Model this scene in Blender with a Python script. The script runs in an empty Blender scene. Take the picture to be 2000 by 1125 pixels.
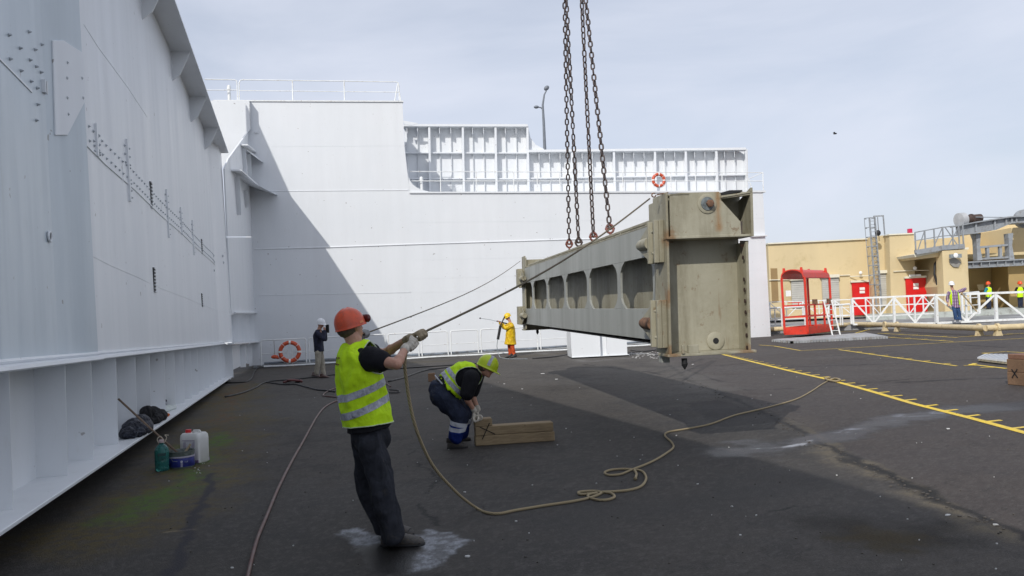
import bpy, bmesh, math, random
import numpy as np
from mathutils import Vector as V, Matrix, noise
random.seed(7)
SC = bpy.context.scene
COL = SC.collection
R = math.radians
# ------------------------------------------------------------------ camera
CAMH = 1.667; F = 1600.0; PITCH = R(1.913); ROLL = R(2.7)
C0 = V((0, 0, CAMH))
FW = V((0, math.cos(PITCH), math.sin(PITCH))); U0 = V((0, -math.sin(PITCH), math.cos(PITCH))); X0 = V((1, 0, 0))
RT = X0 * math.cos(ROLL) - U0 * math.sin(ROLL)
UP = X0 * math.sin(ROLL) + U0 * math.cos(ROLL)
cam = bpy.data.cameras.new('camera'); co = bpy.data.objects.new('camera', cam); COL.objects.link(co); SC.camera = co
cam.sensor_width = 36; cam.lens = 36 * F / 2000; cam.clip_end = 3000; cam.clip_start = 0.05
M4 = Matrix((RT, UP, -FW)).transposed().to_4x4(); M4.translation = C0; co.matrix_world = M4
# ------------------------------------------------------------------ sky, sun
SUNV = V((-0.55, -1.20, 1.0)).normalized()      # towards the sun
w = bpy.data.worlds.new('World'); SC.world = w; w.use_nodes = True
nt = w.node_tree; nt.nodes.clear()
def _n(t, **k):
    n = nt.nodes.new(t)
    for a, b in k.items(): setattr(n, a, b)
    return n
out = _n('ShaderNodeOutputWorld'); bg = _n('ShaderNodeBackground'); bg.inputs[1].default_value = 0.11
sky = _n('ShaderNodeTexSky', sky_type='NISHITA', sun_disc=False, sun_elevation=math.asin(SUNV.z), sun_rotation=math.atan2(SUNV.x, SUNV.y), air_density=1.0, dust_density=2.0, ozone_density=1.0)
tc = _n('ShaderNodeTexCoord'); mp = _n('ShaderNodeMapping'); mp.inputs['Scale'].default_value = (1.0, 1.0, 3.2)
ns = _n('ShaderNodeTexNoise'); ns.inputs['Scale'].default_value = 1.9; ns.inputs['Detail'].default_value = 6; ns.inputs['Roughness'].default_value = .52
ns.inputs['Distortion'].default_value = .5
rp = _n('ShaderNodeMapRange'); rp.inputs['From Min'].default_value = .36; rp.inputs['From Max'].default_value = .66
rp.inputs['To Min'].default_value = .58; rp.inputs['To Max'].default_value = .92
mx = _n('ShaderNodeMix', data_type='RGBA'); mx.inputs[7].default_value = (7.1, 7.5, 8.6, 1)
L = nt.links.new
L(tc.outputs['Generated'], mp.inputs[0]); L(mp.outputs[0], ns.inputs['Vector']); L(ns.outputs[0], rp.inputs['Value'])
L(rp.outputs[0], mx.inputs[0]); L(sky.outputs[0], mx.inputs[6]); L(mx.outputs[2], bg.inputs[0]); L(bg.outputs[0], out.inputs[0])
sl = bpy.data.lights.new('sun', 'SUN'); so = bpy.data.objects.new('sun', sl); COL.objects.link(so)
sl.energy = 3.05; sl.angle = R(.55); sl.color = (1, .965, .91); so.rotation_euler = SUNV.to_track_quat('Z', 'Y').to_euler()
so.location = (0, 0, 30)
SC.view_settings.view_transform = 'Standard'; SC.view_settings.look = 'None'; SC.view_settings.gamma = 1
SC.view_settings.exposure = 0.0; SC.view_settings.use_curve_mapping = False
# ------------------------------------------------------------------ picture measurements -> places
def ray(px, py): return FW + RT * ((px - 1000) / F) - UP * ((py - 562.5) / F)
def onplane(px, py, p, n):
    d = ray(px, py); return C0 + d * ((p - C0).dot(n) / d.dot(n))
def g(px, py, z=0.0): return onplane(px, py, V((0, 0, z)), V((0, 0, 1)))
def atd(px, py, d): r_ = ray(px, py); return C0 + r_ * (d / r_.y)
# ------------------------------------------------------------------ meshes
class MB:
    def __init__(s): s.v = []; s.f = []; s.mi = []
    def add(s, vs, fs, mi=0):
        o = len(s.v); s.v += [V(a) for a in vs]; s.f += [tuple(o + i for i in f) for f in fs]; s.mi += [mi] * len(fs); return s
    def hexa(s, p, mi=0):          # 8 points: bottom 4 ccw, top 4 ccw
        return s.add(p, [(3, 2, 1, 0), (4, 5, 6, 7), (0, 1, 5, 4), (1, 2, 6, 5), (2, 3, 7, 6), (3, 0, 4, 7)], mi)
    def box(s, c, hx, hy, hz, mi=0, ax=(V((1, 0, 0)), V((0, 1, 0)), V((0, 0, 1)))):
        c = V(c); a, b, d = ax[0] * hx, ax[1] * hy, ax[2] * hz
        return s.hexa([c - a - b - d, c + a - b - d, c + a + b - d, c - a + b - d, c - a - b + d, c + a - b + d, c + a + b + d, c - a + b + d], mi)
    def prism(s, pts, vec, mi=0):
        n = len(pts); vec = V(vec)
        return s.add(list(pts) + [V(p) + vec for p in pts], [tuple(range(n - 1, -1, -1)), tuple(range(n, 2 * n))] + [(i, (i + 1) % n, n + (i + 1) % n, n + i) for i in range(n)], mi)
    def tube(s, pts, r, n=8, closed=False, mi=0, cap=True):
        pts = [V(p) for p in pts]; rr = r if isinstance(r, (list, tuple)) else [r] * len(pts)
        m = len(pts); rings = []; prev = None
        for i, p in enumerate(pts):
            a = pts[(i - 1) % m] if (closed or i > 0) else p; b = pts[(i + 1) % m] if (closed or i < m - 1) else p
            t = (b - a).normalized() if (b - a).length > 1e-9 else V((0, 0, 1))
            if prev is None:
                x = t.cross(V((0, 0, 1)));
                if x.length < .1: x = t.cross(V((0, 1, 0)))
            else: x = prev - t * prev.dot(t)
            x.normalize(); prev = x; y = t.cross(x)
            rings.append([p + (x * math.cos(2 * math.pi * k / n) + y * math.sin(2 * math.pi * k / n)) * rr[i] for k in range(n)])
        vs = [q for rg in rings for q in rg]; fs = []
        for i in range(m if closed else m - 1):
            j = (i + 1) % m
            for k in range(n):
                l = (k + 1) % n; fs.append((i * n + k, i * n + l, j * n + l, j * n + k))
        if not closed and cap: fs += [tuple(range(n - 1, -1, -1)), tuple((m - 1) * n + k for k in range(n))]
        return s.add(vs, fs, mi)
    def bar(s, a, b, w, h=None, up=V((0, 0, 1)), mi=0):   # rectangular bar from a to b
        a, b = V(a), V(b); h = h or w; t = (b - a).normalized(); x = t.cross(up)
        if x.length < .05: x = t.cross(V((1, 0, 0)))
        x.normalize(); y = x.cross(t); x *= w / 2; y *= h / 2
        return s.hexa([a - x - y, a + x - y, b + x - y, b - x - y, a - x + y, a + x + y, b + x + y, b - x + y], mi)
    def ell(s, c, a, b, d, nu=14, nv=9, mi=0):            # ellipsoid, half axes as vectors
        c = V(c); vs = [c + d]; fs = []
        for i in range(1, nv):
            t = math.pi * i / nv
            for k in range(nu):
                q = 2 * math.pi * k / nu; vs.append(c + d * math.cos(t) + (a * math.cos(q) + b * math.sin(q)) * math.sin(t))
        vs.append(c - d); e = len(vs) - 1
        for k in range(nu):
            l = (k + 1) % nu; fs.append((0, 1 + k, 1 + l)); fs.append((e, 1 + (nv - 2) * nu + l, 1 + (nv - 2) * nu + k))
            for i in range(nv - 2): fs.append((1 + i * nu + k, 1 + (i + 1) * nu + k, 1 + (i + 1) * nu + l, 1 + i * nu + l))
        return s.add(vs, fs, mi)
    def loft(s, rings, n=16, mi=0, sq=2.0):               # rings: (centre, half axis a, half axis b)
        vs = []; fs = []
        for c, a, b in rings:
            for k in range(n):
                q = 2 * math.pi * k / n; cx, sx = math.cos(q), math.sin(q)
                if sq != 2: cx = math.copysign(abs(cx) ** (2 / sq), cx); sx = math.copysign(abs(sx) ** (2 / sq), sx)
                vs.append(V(c) + V(a) * cx + V(b) * sx)
        m = len(rings)
        for i in range(m - 1):
            for k in range(n):
                l = (k + 1) % n; fs.append((i * n + k, i * n + l, (i + 1) * n + l, (i + 1) * n + k))
        fs += [tuple(range(n - 1, -1, -1)), tuple((m - 1) * n + k for k in range(n))]
        return s.add(vs, fs, mi)
    def lathe(s, c, axis, prof, n=24, mi=0):              # prof: (radius, height along axis)
        axis = V(axis).normalized(); x = axis.cross(V((0, 0, 1)))
        if x.length < .1: x = axis.cross(V((1, 0, 0)))
        x.normalize(); y = axis.cross(x); return s.loft([(V(c) + axis * h, x * max(r_, 1e-4), y * max(r_, 1e-4)) for r_, h in prof], n, mi)
    def build(s, name, m, parent=None, smooth=False, bevel=0, kind=None, label=None):
        o0 = ORG.get(parent.name, V((0, 0, 0))) if parent else V((0, 0, 0))
        me = bpy.data.meshes.new(name)
        me.from_pydata([tuple(v - o0) for v in s.v], [], s.f); me.update()
        ms = m if isinstance(m, (list, tuple)) else [m]
        for x in ms: me.materials.append(x)
        if len(ms) > 1: me.polygons.foreach_set('material_index', s.mi)
        bm = bmesh.new(); bm.from_mesh(me); bmesh.ops.recalc_face_normals(bm, faces=bm.faces)
        if bevel: bmesh.ops.bevel(bm, geom=[e for e in bm.edges if e.calc_face_angle(0) > .5], offset=bevel, segments=1, profile=.5, affect='EDGES')
        bm.to_mesh(me); bm.free()
        if smooth:
            me.polygons.foreach_set('use_smooth', [True] * len(me.polygons))
            if smooth != 'all': me.set_sharp_from_angle(angle=R(smooth if smooth > 1 else 40))
        return link(name, me, parent, kind, label)
ORG = {}
def link(name, me, parent=None, kind=None, label=None):
    o = bpy.data.objects.new(name, me); COL.objects.link(o)
    if parent: o.parent = parent; ORG[o.name] = ORG.get(parent.name, V((0, 0, 0)))
    else: ORG[o.name] = V((0, 0, 0))
    if kind: o['kind'] = kind
    if label: o['label'] = label
    return o
def thing(name, label, cat, loc=(0, 0, 0), group=None):
    o = bpy.data.objects.new(name, None); COL.objects.link(o); o.location = loc; o.empty_display_size = .1
    ORG[o.name] = V(loc); o['label'] = label; o['category'] = cat
    if group: o['group'] = group
    return o
def tag(o, label, cat, group=None):
    o['label'] = label; o['category'] = cat
    if group: o['group'] = group
    return o
def share(o, name, parent, loc, rot=None):               # another piece with the same mesh
    c = bpy.data.objects.new(name, o.data); COL.objects.link(c); c.parent = parent; c.location = loc
    if rot is not None: c.rotation_mode = 'QUATERNION'; c.rotation_quaternion = rot
    return c
# ------------------------------------------------------------------ materials
class NT:
    def __init__(s, name):
        s.m = bpy.data.materials.new(name); s.m.use_nodes = True; s.t = s.m.node_tree; s.t.nodes.clear()
        s.out = s.t.nodes.new('ShaderNodeOutputMaterial'); s.b = s.t.nodes.new('ShaderNodeBsdfPrincipled'); s.t.links.new(s.b.outputs[0], s.out.inputs[0])
        s.geo = s.t.nodes.new('ShaderNodeNewGeometry'); s.pos = s.geo.outputs['Position']
    def put(s, sock, v):
        if isinstance(v, bpy.types.NodeSocket): s.t.links.new(v, sock)
        elif isinstance(v, (tuple, list)) and sock.type == 'RGBA': sock.default_value = (*v[:3], 1)
        else: sock.default_value = v
    def math(s, op, a, b=0.0, c=None, clamp=False):
        n = s.t.nodes.new('ShaderNodeMath'); n.operation = op; n.use_clamp = clamp; s.put(n.inputs[0], a); s.put(n.inputs[1], b)
        if c is not None: s.put(n.inputs[2], c)
        return n.outputs[0]
    def vm(s, op, a, b=None, sc=None, o=0):
        n = s.t.nodes.new('ShaderNodeVectorMath'); n.operation = op; s.put(n.inputs[0], a)
        if b is not None: s.put(n.inputs[1], b)
        if sc is not None: s.put(n.inputs['Scale'], sc)
        return n.outputs[o]
    def noise(s, scale, detail=4, rough=.55, vec=None, stretch=None, col=False, dist=0):
        v = vec if vec is not None else s.pos
        if stretch: v = s.vm('MULTIPLY', v, stretch)
        n = s.t.nodes.new('ShaderNodeTexNoise'); s.put(n.inputs['Vector'], v); n.inputs['Scale'].default_value = scale
        n.inputs['Detail'].default_value = detail; n.inputs['Roughness'].default_value = rough; n.inputs['Distortion'].default_value = dist
        return n.outputs[1 if col else 0]
    def voro(s, scale, vec=None, feat='F1'):
        n = s.t.nodes.new('ShaderNodeTexVoronoi'); n.feature = feat; s.put(n.inputs['Vector'], vec if vec is not None else s.pos); n.inputs['Scale'].default_value = scale
        return n.outputs[0]
    def ramp(s, v, a, b, lo=0.0, hi=1.0):
        n = s.t.nodes.new('ShaderNodeMapRange'); n.interpolation_type = 'SMOOTHSTEP'; s.put(n.inputs[0], v)
        n.inputs[1].default_value = a; n.inputs[2].default_value = b; n.inputs[3].default_value = lo; n.inputs[4].default_value = hi; return n.outputs[0]
    def mix(s, f, a, b, mode='MIX'):
        n = s.t.nodes.new('ShaderNodeMix'); n.data_type = 'RGBA'; n.blend_type = mode; s.put(n.inputs[0], f); s.put(n.inputs[6], a); s.put(n.inputs[7], b); return n.outputs[2]
    def bump(s, h, dist=.01, st=1.0):
        n = s.t.nodes.new('ShaderNodeBump'); s.put(n.inputs['Height'], h); n.inputs['Distance'].default_value = dist; n.inputs['Strength'].default_value = st
        s.t.links.new(n.outputs[0], s.b.inputs['Normal'])
    def sep(s, v):
        n = s.t.nodes.new('ShaderNodeSeparateXYZ'); s.put(n.inputs[0], v); return n.outputs
    def fin(s, col, rough=.5, metal=0.0, spec=None):
        s.put(s.b.inputs['Base Color'], col); s.put(s.b.inputs['Roughness'], rough); s.put(s.b.inputs['Metallic'], metal)
        if spec is not None: s.b.inputs['Specular IOR Level'].default_value = spec
        return s.m
MC = {}
def paint(name, col, rough=.5, var=.12, scale=3.0, bump=0.0, bscale=40, dirt=None, dirtamt=0.0, metal=0.0, stretch=None, spec=None, grain=0.0):
    if name in MC: return MC[name]
    n = NT(name); a = n.noise(scale, 5, .6, stretch=stretch)
    c = n.mix(n.ramp(a, .3, .7), tuple(x * (1 - var) for x in col), tuple(min(1, x * (1 + var)) for x in col))
    if grain: c = n.mix(n.ramp(n.noise(scale * 40, 3, .7), .3, .7, 0, grain), c, tuple(x * .4 for x in col))
    if dirt is not None: c = n.mix(n.ramp(n.noise(scale * 2.3, 6, .7), .55 - dirtamt * .3, .78 - dirtamt * .2), c, dirt)
    if bump: n.bump(n.noise(bscale, 4, .6), bump)
    MC[name] = n.fin(c, n.ramp(a, .3, .7, rough * .85, min(1, rough * 1.15)), metal, spec); return MC[name]

def hull_white(name, base, rust=.0, streak=.10, wave=.012, wscale=1.1):
    n = NT(name)
    st = n.noise(1.6, 5, .6, stretch=(1.5, 1.5, .12)); bl = n.noise(.35, 4, .6); fine = n.noise(9, 4, .7, stretch=(1, 1, .35))
    c = n.mix(n.ramp(st, .3, .75), base, tuple(b * (1 - streak) for b in base))
    c = n.mix(n.ramp(bl, .35, .7, 0, .35), c, (base[0] * .90, base[1] * .92, base[2] * .93))
    c = n.mix(n.ramp(fine, .58, .8, 0, .35), c, (base[0] * .82, base[1] * .8, base[2] * .74))
    # rust specks and little runs
    sp = n.ramp(n.noise(7, 2, .5), .735, .76); c = n.mix(n.math('MULTIPLY', sp, .55), c, (.16, .12, .09))
    dr = n.ramp(n.noise(2.2, 5, .7, stretch=(3, 3, .22)), .66, .80, 0, rust); c = n.mix(dr, c, (.34, .24, .14))
    # brush-rolled paint over slightly buckled plate
    h = n.math('ADD', n.math('MULTIPLY', n.noise(wscale, 2, .5, stretch=(1, 1, .55)), 1.0), n.math('MULTIPLY', n.noise(26, 3, .6), .012))
    n.bump(h, wave * 8, .35)
    return n.fin(c, n.ramp(st, .3, .7, .34, .5))
WHITE = hull_white('white_ship_paint', (.78, .80, .82), .25, .035, .004)
WALLW = hull_white('white_wall_paint', (.745, .765, .785), .06, .045, .005)
RAILW = paint('white_rail_paint', (.76, .78, .78), .4, .06, 4, dirt=(.45, .38, .3), dirtamt=.1)
RUST = paint('rusty_steel', (.16, .085, .05), .8, .5, 14, .004, 60)
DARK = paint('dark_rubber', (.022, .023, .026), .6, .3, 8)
BLACK = paint('black_paint', (.012, .012, .013), .6, .2, 8)
GREYST = paint('grey_steel_paint', (.25, .29, .31), .5, .15, 4, dirt=(.14, .12, .10), dirtamt=.2)
BOLT = paint('grey_bolt_paint', (.46, .49, .52), .4, .2, 20)
# ------------------------------------------------------------------ ground: fan-shaped sheet, stains and wear as surface colour
def hsh(ix, iy, sd):
    x = (ix.astype(np.int64) * 374761393 + iy.astype(np.int64) * 668265263 + sd * 1442695041) & 0x7fffffff
    x = ((x ^ (x >> 13)) * 1274126177) & 0x7fffffff
    return ((x ^ (x >> 16)) & 0xffff) / 65535.0
def vnoise(x, y, sd=0):
    ix = np.floor(x); iy = np.floor(y); fx_ = x - ix; fy = y - iy; fx_ = fx_ * fx_ * (3 - 2 * fx_); fy = fy * fy * (3 - 2 * fy)
    a = hsh(ix, iy, sd); b = hsh(ix + 1, iy, sd); c_ = hsh(ix, iy + 1, sd); d = hsh(ix + 1, iy + 1, sd)
    return (a * (1 - fx_) + b * fx_) * (1 - fy) + (c_ * (1 - fx_) + d * fx_) * fy
def fbm(x, y, sc, octv=4, gain=.55, sd=0):
    x = x * sc; y = y * sc; t = 0; a = 1; s_ = 0
    for o in range(octv):
        t = t + a * vnoise(x * .8 + y * .6 + o * 17.3, -x * .6 + y * .8 + o * 9.1, sd + o * 7); s_ += a; a *= gain; x = x * 2.03; y = y * 2.03
    return t / s_
nr = 540; nc = 600
yr = np.concatenate([3.4 * (56 / 3.4) ** (np.arange(nr) / (nr - 1)), [70, 100, 160, 260, 500]])
rc = np.linspace(-.74, .74, nc); GY, RC = np.meshgrid(yr, rc, indexing='ij'); GX = GY * RC
X_, Y_ = GX.ravel(), GY.ravel()
def ss(v, a, b, lo=0.0, hi=1.0):
    t = np.clip((v - a) / (b - a), 0, 1); t = t * t * (3 - 2 * t); return lo + (hi - lo) * t
w1x = (fbm(X_, Y_, .9, 4, .6, 11) - .5) * .9; w1y = (fbm(X_, Y_, .9, 4, .6, 37) - .5) * .9
w3x = (fbm(X_, Y_, 5, 3, .6, 51) - .5) * .2; w3y = (fbm(X_, Y_, 5, 3, .6, 77) - .5) * .2
def pth(px, k):
    x, y = (X_ + w1x, Y_ + w1y) if k == 2 else (X_ + w3x, Y_ + w3y); r_ = None; q = [g(*p) for p in px]
    for a, b in zip(q, q[1:]):
        dx, dy = b.x - a.x, b.y - a.y; t = np.clip(((x - a.x) * dx + (y - a.y) * dy) / (dx * dx + dy * dy), 0, 1)
        s_ = np.hypot(x - a.x - t * dx, y - a.y - t * dy); r_ = s_ if r_ is None else np.minimum(r_, s_)
    return r_
mott = fbm(X_, Y_, .45, 5, .62, 1); mid = fbm(X_, Y_, 2.3, 5, .65, 2); f4 = fbm(X_, Y_, 5, 4, .7, 3); f1 = fbm(X_, Y_, 1.3, 5, .7, 4); f14 = fbm(X_, Y_, 13, 4, .75, 5)
st = fbm(X_ * .5, Y_ * 1.8, 5, 5, .75, 6); grn = fbm(X_, Y_, 30, 2, .7, 8)
c = np.zeros((len(X_), 3)); c[:] = (.062, .056, .050)
def lay(m, col, f=1.0):
    m = np.clip(m * f, 0, 1)[:, None]; c[:] = c * (1 - m) + np.array(col) * m
lay(ss(mott, .35, .65), (.086, .077, .068)); lay(ss(mid, .42, .7), (.046, .043, .041), .6); lay(ss(Y_, 11, 20) * ss(fbm(X_, Y_, .5, 4, .6, 61), .3, .6) * ss(X_, -3, 1), (.125, .112, .098), .6)
lay(ss(fbm(X_, Y_, .17, 3, .5, 9), .4, .65), (.088, .079, .070), .45)
ja, jb = g(1278, 690), g(2000, 1050); jd = (jb - ja).normalized()
side = -(X_ + w1x * .3 - ja.x) * jd.y + (Y_ + w1y * .3 - ja.y) * jd.x
lay(ss(side, -.1, .1), (.078, .063, .059), .6); lay(ss(grn, .52, .75), (.13, .12, .11), .4); lay(ss(f14, .55, .75), (.030, .028, .027), .45)
JN = [(1278, 690), (1345, 742), (1430, 778), (1525, 822), (1600, 862), (1688, 905), (1768, 944), (1850, 985), (1960, 1030), (2090, 1082)]
pj = pth(JN, 3)
sand = ss(pth([(1525, 800), (1615, 872), (1700, 915), (1850, 990), (1960, 1042)], 2) + mid * .5 - .1, .1, .5, 1, 0) * ss(f14, .35, .6, .4, 1) * np.where(side < .02, 1, .15)
lay(sand, (.20, .165, .11), .68)
lay(ss(pj, .015, .07, 1, 0), (.018, .017, .017), .85)
lay(ss(pth([(1650, 896), (1700, 914), (1775, 946), (1830, 974)], 3), .03, .13, 1, 0), (.02, .019, .018), .85)
brk = ss(fbm(X_, Y_, 1.1, 3, .6, 21), .32, .5)
for cr, w_ in (([(1300, 725), (1500, 705), (1700, 690), (1790, 683)], .02), ([(1340, 722), (1460, 762), (1600, 757), (1800, 738)], .02), ([(1405, 722), (1700, 712), (1900, 702)], .03),
           ([(820, 905), (850, 925), (862, 935), (828, 965)], .008), ([(795, 860), (805, 885), (797, 888)], .006), ([(820, 985), (842, 1000), (850, 1025)], .014), ([(1180, 800), (1240, 800)], .02),
           ([(1700, 650), (1850, 672), (2000, 681)], .05), ([(1500, 1000), (1640, 980)], .006), ([(1760, 747), (1880, 741), (2000, 738)], .05), ([(1140, 712), (1270, 727), (1340, 742)], .02)):
    lay(ss(pth(cr, 3), w_, w_ * 2.2 + .015, 1, 0) * brk, (.014, .013, .013), .85)
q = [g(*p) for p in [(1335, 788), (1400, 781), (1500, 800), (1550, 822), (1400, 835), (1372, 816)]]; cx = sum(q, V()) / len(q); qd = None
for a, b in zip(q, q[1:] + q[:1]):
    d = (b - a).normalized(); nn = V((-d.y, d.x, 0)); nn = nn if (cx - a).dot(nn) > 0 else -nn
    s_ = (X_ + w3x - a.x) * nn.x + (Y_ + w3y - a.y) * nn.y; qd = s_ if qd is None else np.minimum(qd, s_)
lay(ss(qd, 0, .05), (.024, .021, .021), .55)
wet = ss(pth([(1470, 880), (1560, 868), (1640, 846), (1760, 826), (1850, 806), (2010, 783)], 2) + (mid - .5) * .8, .16, .6, 1, 0)
lay(wet, (.016, .016, .018), .72)
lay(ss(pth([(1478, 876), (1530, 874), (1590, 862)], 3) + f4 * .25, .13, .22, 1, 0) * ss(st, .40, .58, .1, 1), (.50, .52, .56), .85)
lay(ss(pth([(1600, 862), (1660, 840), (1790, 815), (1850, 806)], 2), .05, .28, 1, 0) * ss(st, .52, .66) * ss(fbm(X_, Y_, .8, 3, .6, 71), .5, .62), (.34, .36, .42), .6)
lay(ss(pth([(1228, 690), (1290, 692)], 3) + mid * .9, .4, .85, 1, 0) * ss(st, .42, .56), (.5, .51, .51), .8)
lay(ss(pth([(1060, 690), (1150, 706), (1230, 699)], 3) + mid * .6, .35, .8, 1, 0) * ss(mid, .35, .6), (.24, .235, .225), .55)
lay(ss(pth([(1300, 705), (1340, 735), (1400, 760)], 2) + mid * .9, .5, 1.2, 1, 0), (.12, .11, .10), .5)
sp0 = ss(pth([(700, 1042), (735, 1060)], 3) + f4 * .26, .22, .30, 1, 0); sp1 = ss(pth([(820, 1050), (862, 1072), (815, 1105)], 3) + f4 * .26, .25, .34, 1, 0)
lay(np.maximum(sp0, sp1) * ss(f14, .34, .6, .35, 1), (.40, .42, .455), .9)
spd = ss(pth([(750, 1070), (768, 1112)], 3) + f4 * .22, .24, .33, 1, 0); lay(spd, (.007, .006, .005), .95)
lay(ss(pth([(1640, 1040), (1720, 1062), (1840, 1058)], 2) + f1 * .9, .42, .95, 1, 0), (.018, .015, .011), .8)
lay(ss(pth([(1700, 1062), (1800, 1058)], 2) + f4 * .5, .2, .55, 1, 0), (.050, .034, .008), .8)
lay(ss(pth([(1170, 1010), (1350, 985), (1500, 940)], 2) + f1 * .9, .5, 1.2, 1, 0), (.05, .048, .046), .5)
m_ = ss(pth([(470, 752), (430, 830), (415, 880), (370, 940), (300, 985), (200, 1040)], 2) + f1 * 1.3, .85, 1.7, 1, 0) * ss(f14, .36, .62, .25, 1); lay(m_, (.125, .092, .025), .85)
m_ = ss(pth([(430, 850), (400, 890), (320, 955), (260, 1010)], 2) + fbm(X_, Y_, 1.7, 5, .75, 31) * 1.1, .5, 1.0, 1, 0) * ss(f14, .36, .6, .25, 1); lay(m_, (.075, .155, .014), .9)
m_ = ss(pth([(475, 745), (450, 790), (425, 830)], 2) + f1 * .9, .35, .8, 1, 0) * ss(f14, .4, .6); lay(m_, (.14, .06, .02), .85)
lay(ss(pth([(500, 722), (700, 712), (860, 706), (1110, 690)], 2) + mid * .8, .4, 1.5, 1, 0), (.10, .083, .05), .5)
lay(ss(pth([(418, 925), (405, 970), (375, 1020), (345, 1100), (330, 1170)], 3), .02, .07, 1, 0), (.030, .028, .038), .9)
c *= np.array([.745, .74, .735])
rg = .86 - .36 * wet - .35 * spd - .1 * ss(mott, .6, .4)
nR, nC = GY.shape; me = bpy.data.meshes.new('ground'); nv = nR * nC
ex = np.array([(-600, 3.4, 0), (600, 3.4, 0), (-600, -80, 0), (600, -80, 0), (-600, 500, 0), (600, 500, 0)], float)
co_ = np.concatenate([np.stack([X_, Y_, np.zeros_like(X_)], 1), ex]); me.vertices.add(len(co_)); me.vertices.foreach_set('co', co_.ravel())
i, j = np.meshgrid(np.arange(nR - 1), np.arange(nC - 1), indexing='ij'); b = (i * nC + j).ravel(); fq = np.stack([b, b + 1, b + nC + 1, b + nC], 1)
fq = np.concatenate([fq, [[nv + 2, nv + 3, nv + 1, nv], [nv, 0, (nR - 1) * nC, nv + 4], [nC - 1, nv + 1, nv + 5, nv - 1]]])
me.loops.add(fq.size); me.loops.foreach_set('vertex_index', fq.ravel()); me.polygons.add(len(fq)); me.polygons.foreach_set('loop_start', np.arange(0, fq.size, 4))
me.update(calc_edges=True)
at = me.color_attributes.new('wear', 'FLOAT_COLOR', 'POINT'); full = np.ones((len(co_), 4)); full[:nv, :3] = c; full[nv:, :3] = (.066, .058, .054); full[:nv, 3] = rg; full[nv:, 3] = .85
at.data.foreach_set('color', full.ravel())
n = NT('asphalt'); vc = n.t.nodes.new('ShaderNodeVertexColor'); vc.layer_name = 'wear'
grit = n.noise(60, 3, .75); gr2 = n.voro(42)
cc = n.mix(n.ramp(grit, .52, .78, 0, .8), vc.outputs[0], n.mix(1.0, vc.outputs[0], (2.3, 2.3, 2.35), 'MULTIPLY'))
cc = n.mix(n.ramp(grit, .26, .46, .8, 0), cc, n.mix(1.0, vc.outputs[0], (.3, .3, .3), 'MULTIPLY'))
cc = n.mix(n.ramp(gr2, .05, .15, .45, 0), cc, n.mix(1.0, vc.outputs[0], (2.8, 2.8, 2.8), 'MULTIPLY'))
n.bump(grit, .008, .9)
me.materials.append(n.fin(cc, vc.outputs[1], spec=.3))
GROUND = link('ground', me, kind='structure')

# ------------------------------------------------------------------ ship side on the left: frame u (along), X (across), hc (height against the eye)
VPH = ray(572, 656); VPH = VPH / math.hypot(VPH.x, VPH.y)
EX = V((VPH.y, -VPH.x, 0))
LEAN = .022
def H(u, X, hc): return C0 + VPH * u + EX * (X - LEAN * max(0, hc - HD)) + V((0, 0, hc))
XW = -2.12; XB = -2.37; XL = -1.94; HD = -.104; HT = 6.12; U1 = 28.2
def hp(px, py, X):                    # picture point on the (leaning) plane at offset X -> (u, hc)
    d = ray(px, py); h2 = V((VPH.x, VPH.y, 0)); a = d.dot(EX); b = d.z - VPH.z * d.dot(h2); t = (X + LEAN * HD) / (a + LEAN * b)
    if b * t < HD: t = X / a
    return t * d.dot(h2), t * b
def hpt(px, py, X): u, hc = hp(px, py, X); return H(u, X, hc)
hull = thing('ship_hull', 'white painted steel ship side towering at the left with ribbed foot and bolted seams', 'ship hull', H(14, XW, -1.5))
# big side plates, each a slightly different facet, from behind the camera to the corner
UE = hp(174, 400, XW + .1)[0]; UF = hp(104, 400, XW)[0]
cuts = [(-12, XW + .07), (-3, XW + .06), (3.5, XW + .09), (UF, XW - .02), (UE, XW + .11)]
def plate(a, b, mat_=None, top=HT, bot=HD, t=.02, name='side_plate'):
    (u0, x0), (u1, x1) = a, b
    return MB().hexa([H(u0, x0 - t, bot), H(u0, x0, bot), H(u1, x1, bot), H(u1, x1 - t, bot), H(u0, x0 - t, top), H(u0, x0, top), H(u1, x1, top), H(u1, x1 - t, top)]).build(name, mat_ or WHITE, hull)
SHADEW = hull_white('shaded_white_ship_paint', (.58, .645, .69), .25)  # white paint made darker and bluer: shade of the left plates put into colour
for a, b in zip(cuts, cuts[1:]): plate(a, b, SHADEW)

def fX(u):
    cc_ = cuts + cuts2
    for (a, p), (b, q) in zip(cc_, cc_[1:]):
        if a <= u <= b: return p + (q - p) * (u - a) / (b - a)
    return XW - .01
cuts2 = [(UE + .02, XW - .02), (10.2, XW - .01), (11.2, XW - .028), (13.0, XW - .005), (15.6, XW - .03), (18.5, XW - .005), (21.6, XW - .03), (25.2, XW - .01), (26.4, XW - .03), (27.4, XW + .20), (U1, XW + .21)]
plate((UE, XW + .11), (UE + .02, XW - .02), SHADEW)
cuts2 = [(UE + .02, XW - .02), (10.2, XW - .01), (11.2, XW - .028), (13.0, XW - .005), (15.6, XW - .03), (18.5, XW - .005), (21.6, XW - .03), (25.2, XW - .01), (26.4, XW - .03), (27.4, XW + .20), (U1, XW + .21)]
for a, b in zip(cuts2, cuts2[1:]): plate(a, b)
MB().hexa([H(U1, XW + .21, -1.25), H(U1, XW - 3, -1.25), H(U1 + .02, XW - 3, -1.25), H(U1 + .02, XW + .21, -1.25), H(U1, XW + .21, HT), H(U1, XW - 3, HT), H(U1 + .02, XW - 3, HT), H(U1 + .02, XW + .21, HT)]).build('end_plate', WHITE, hull)
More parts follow.
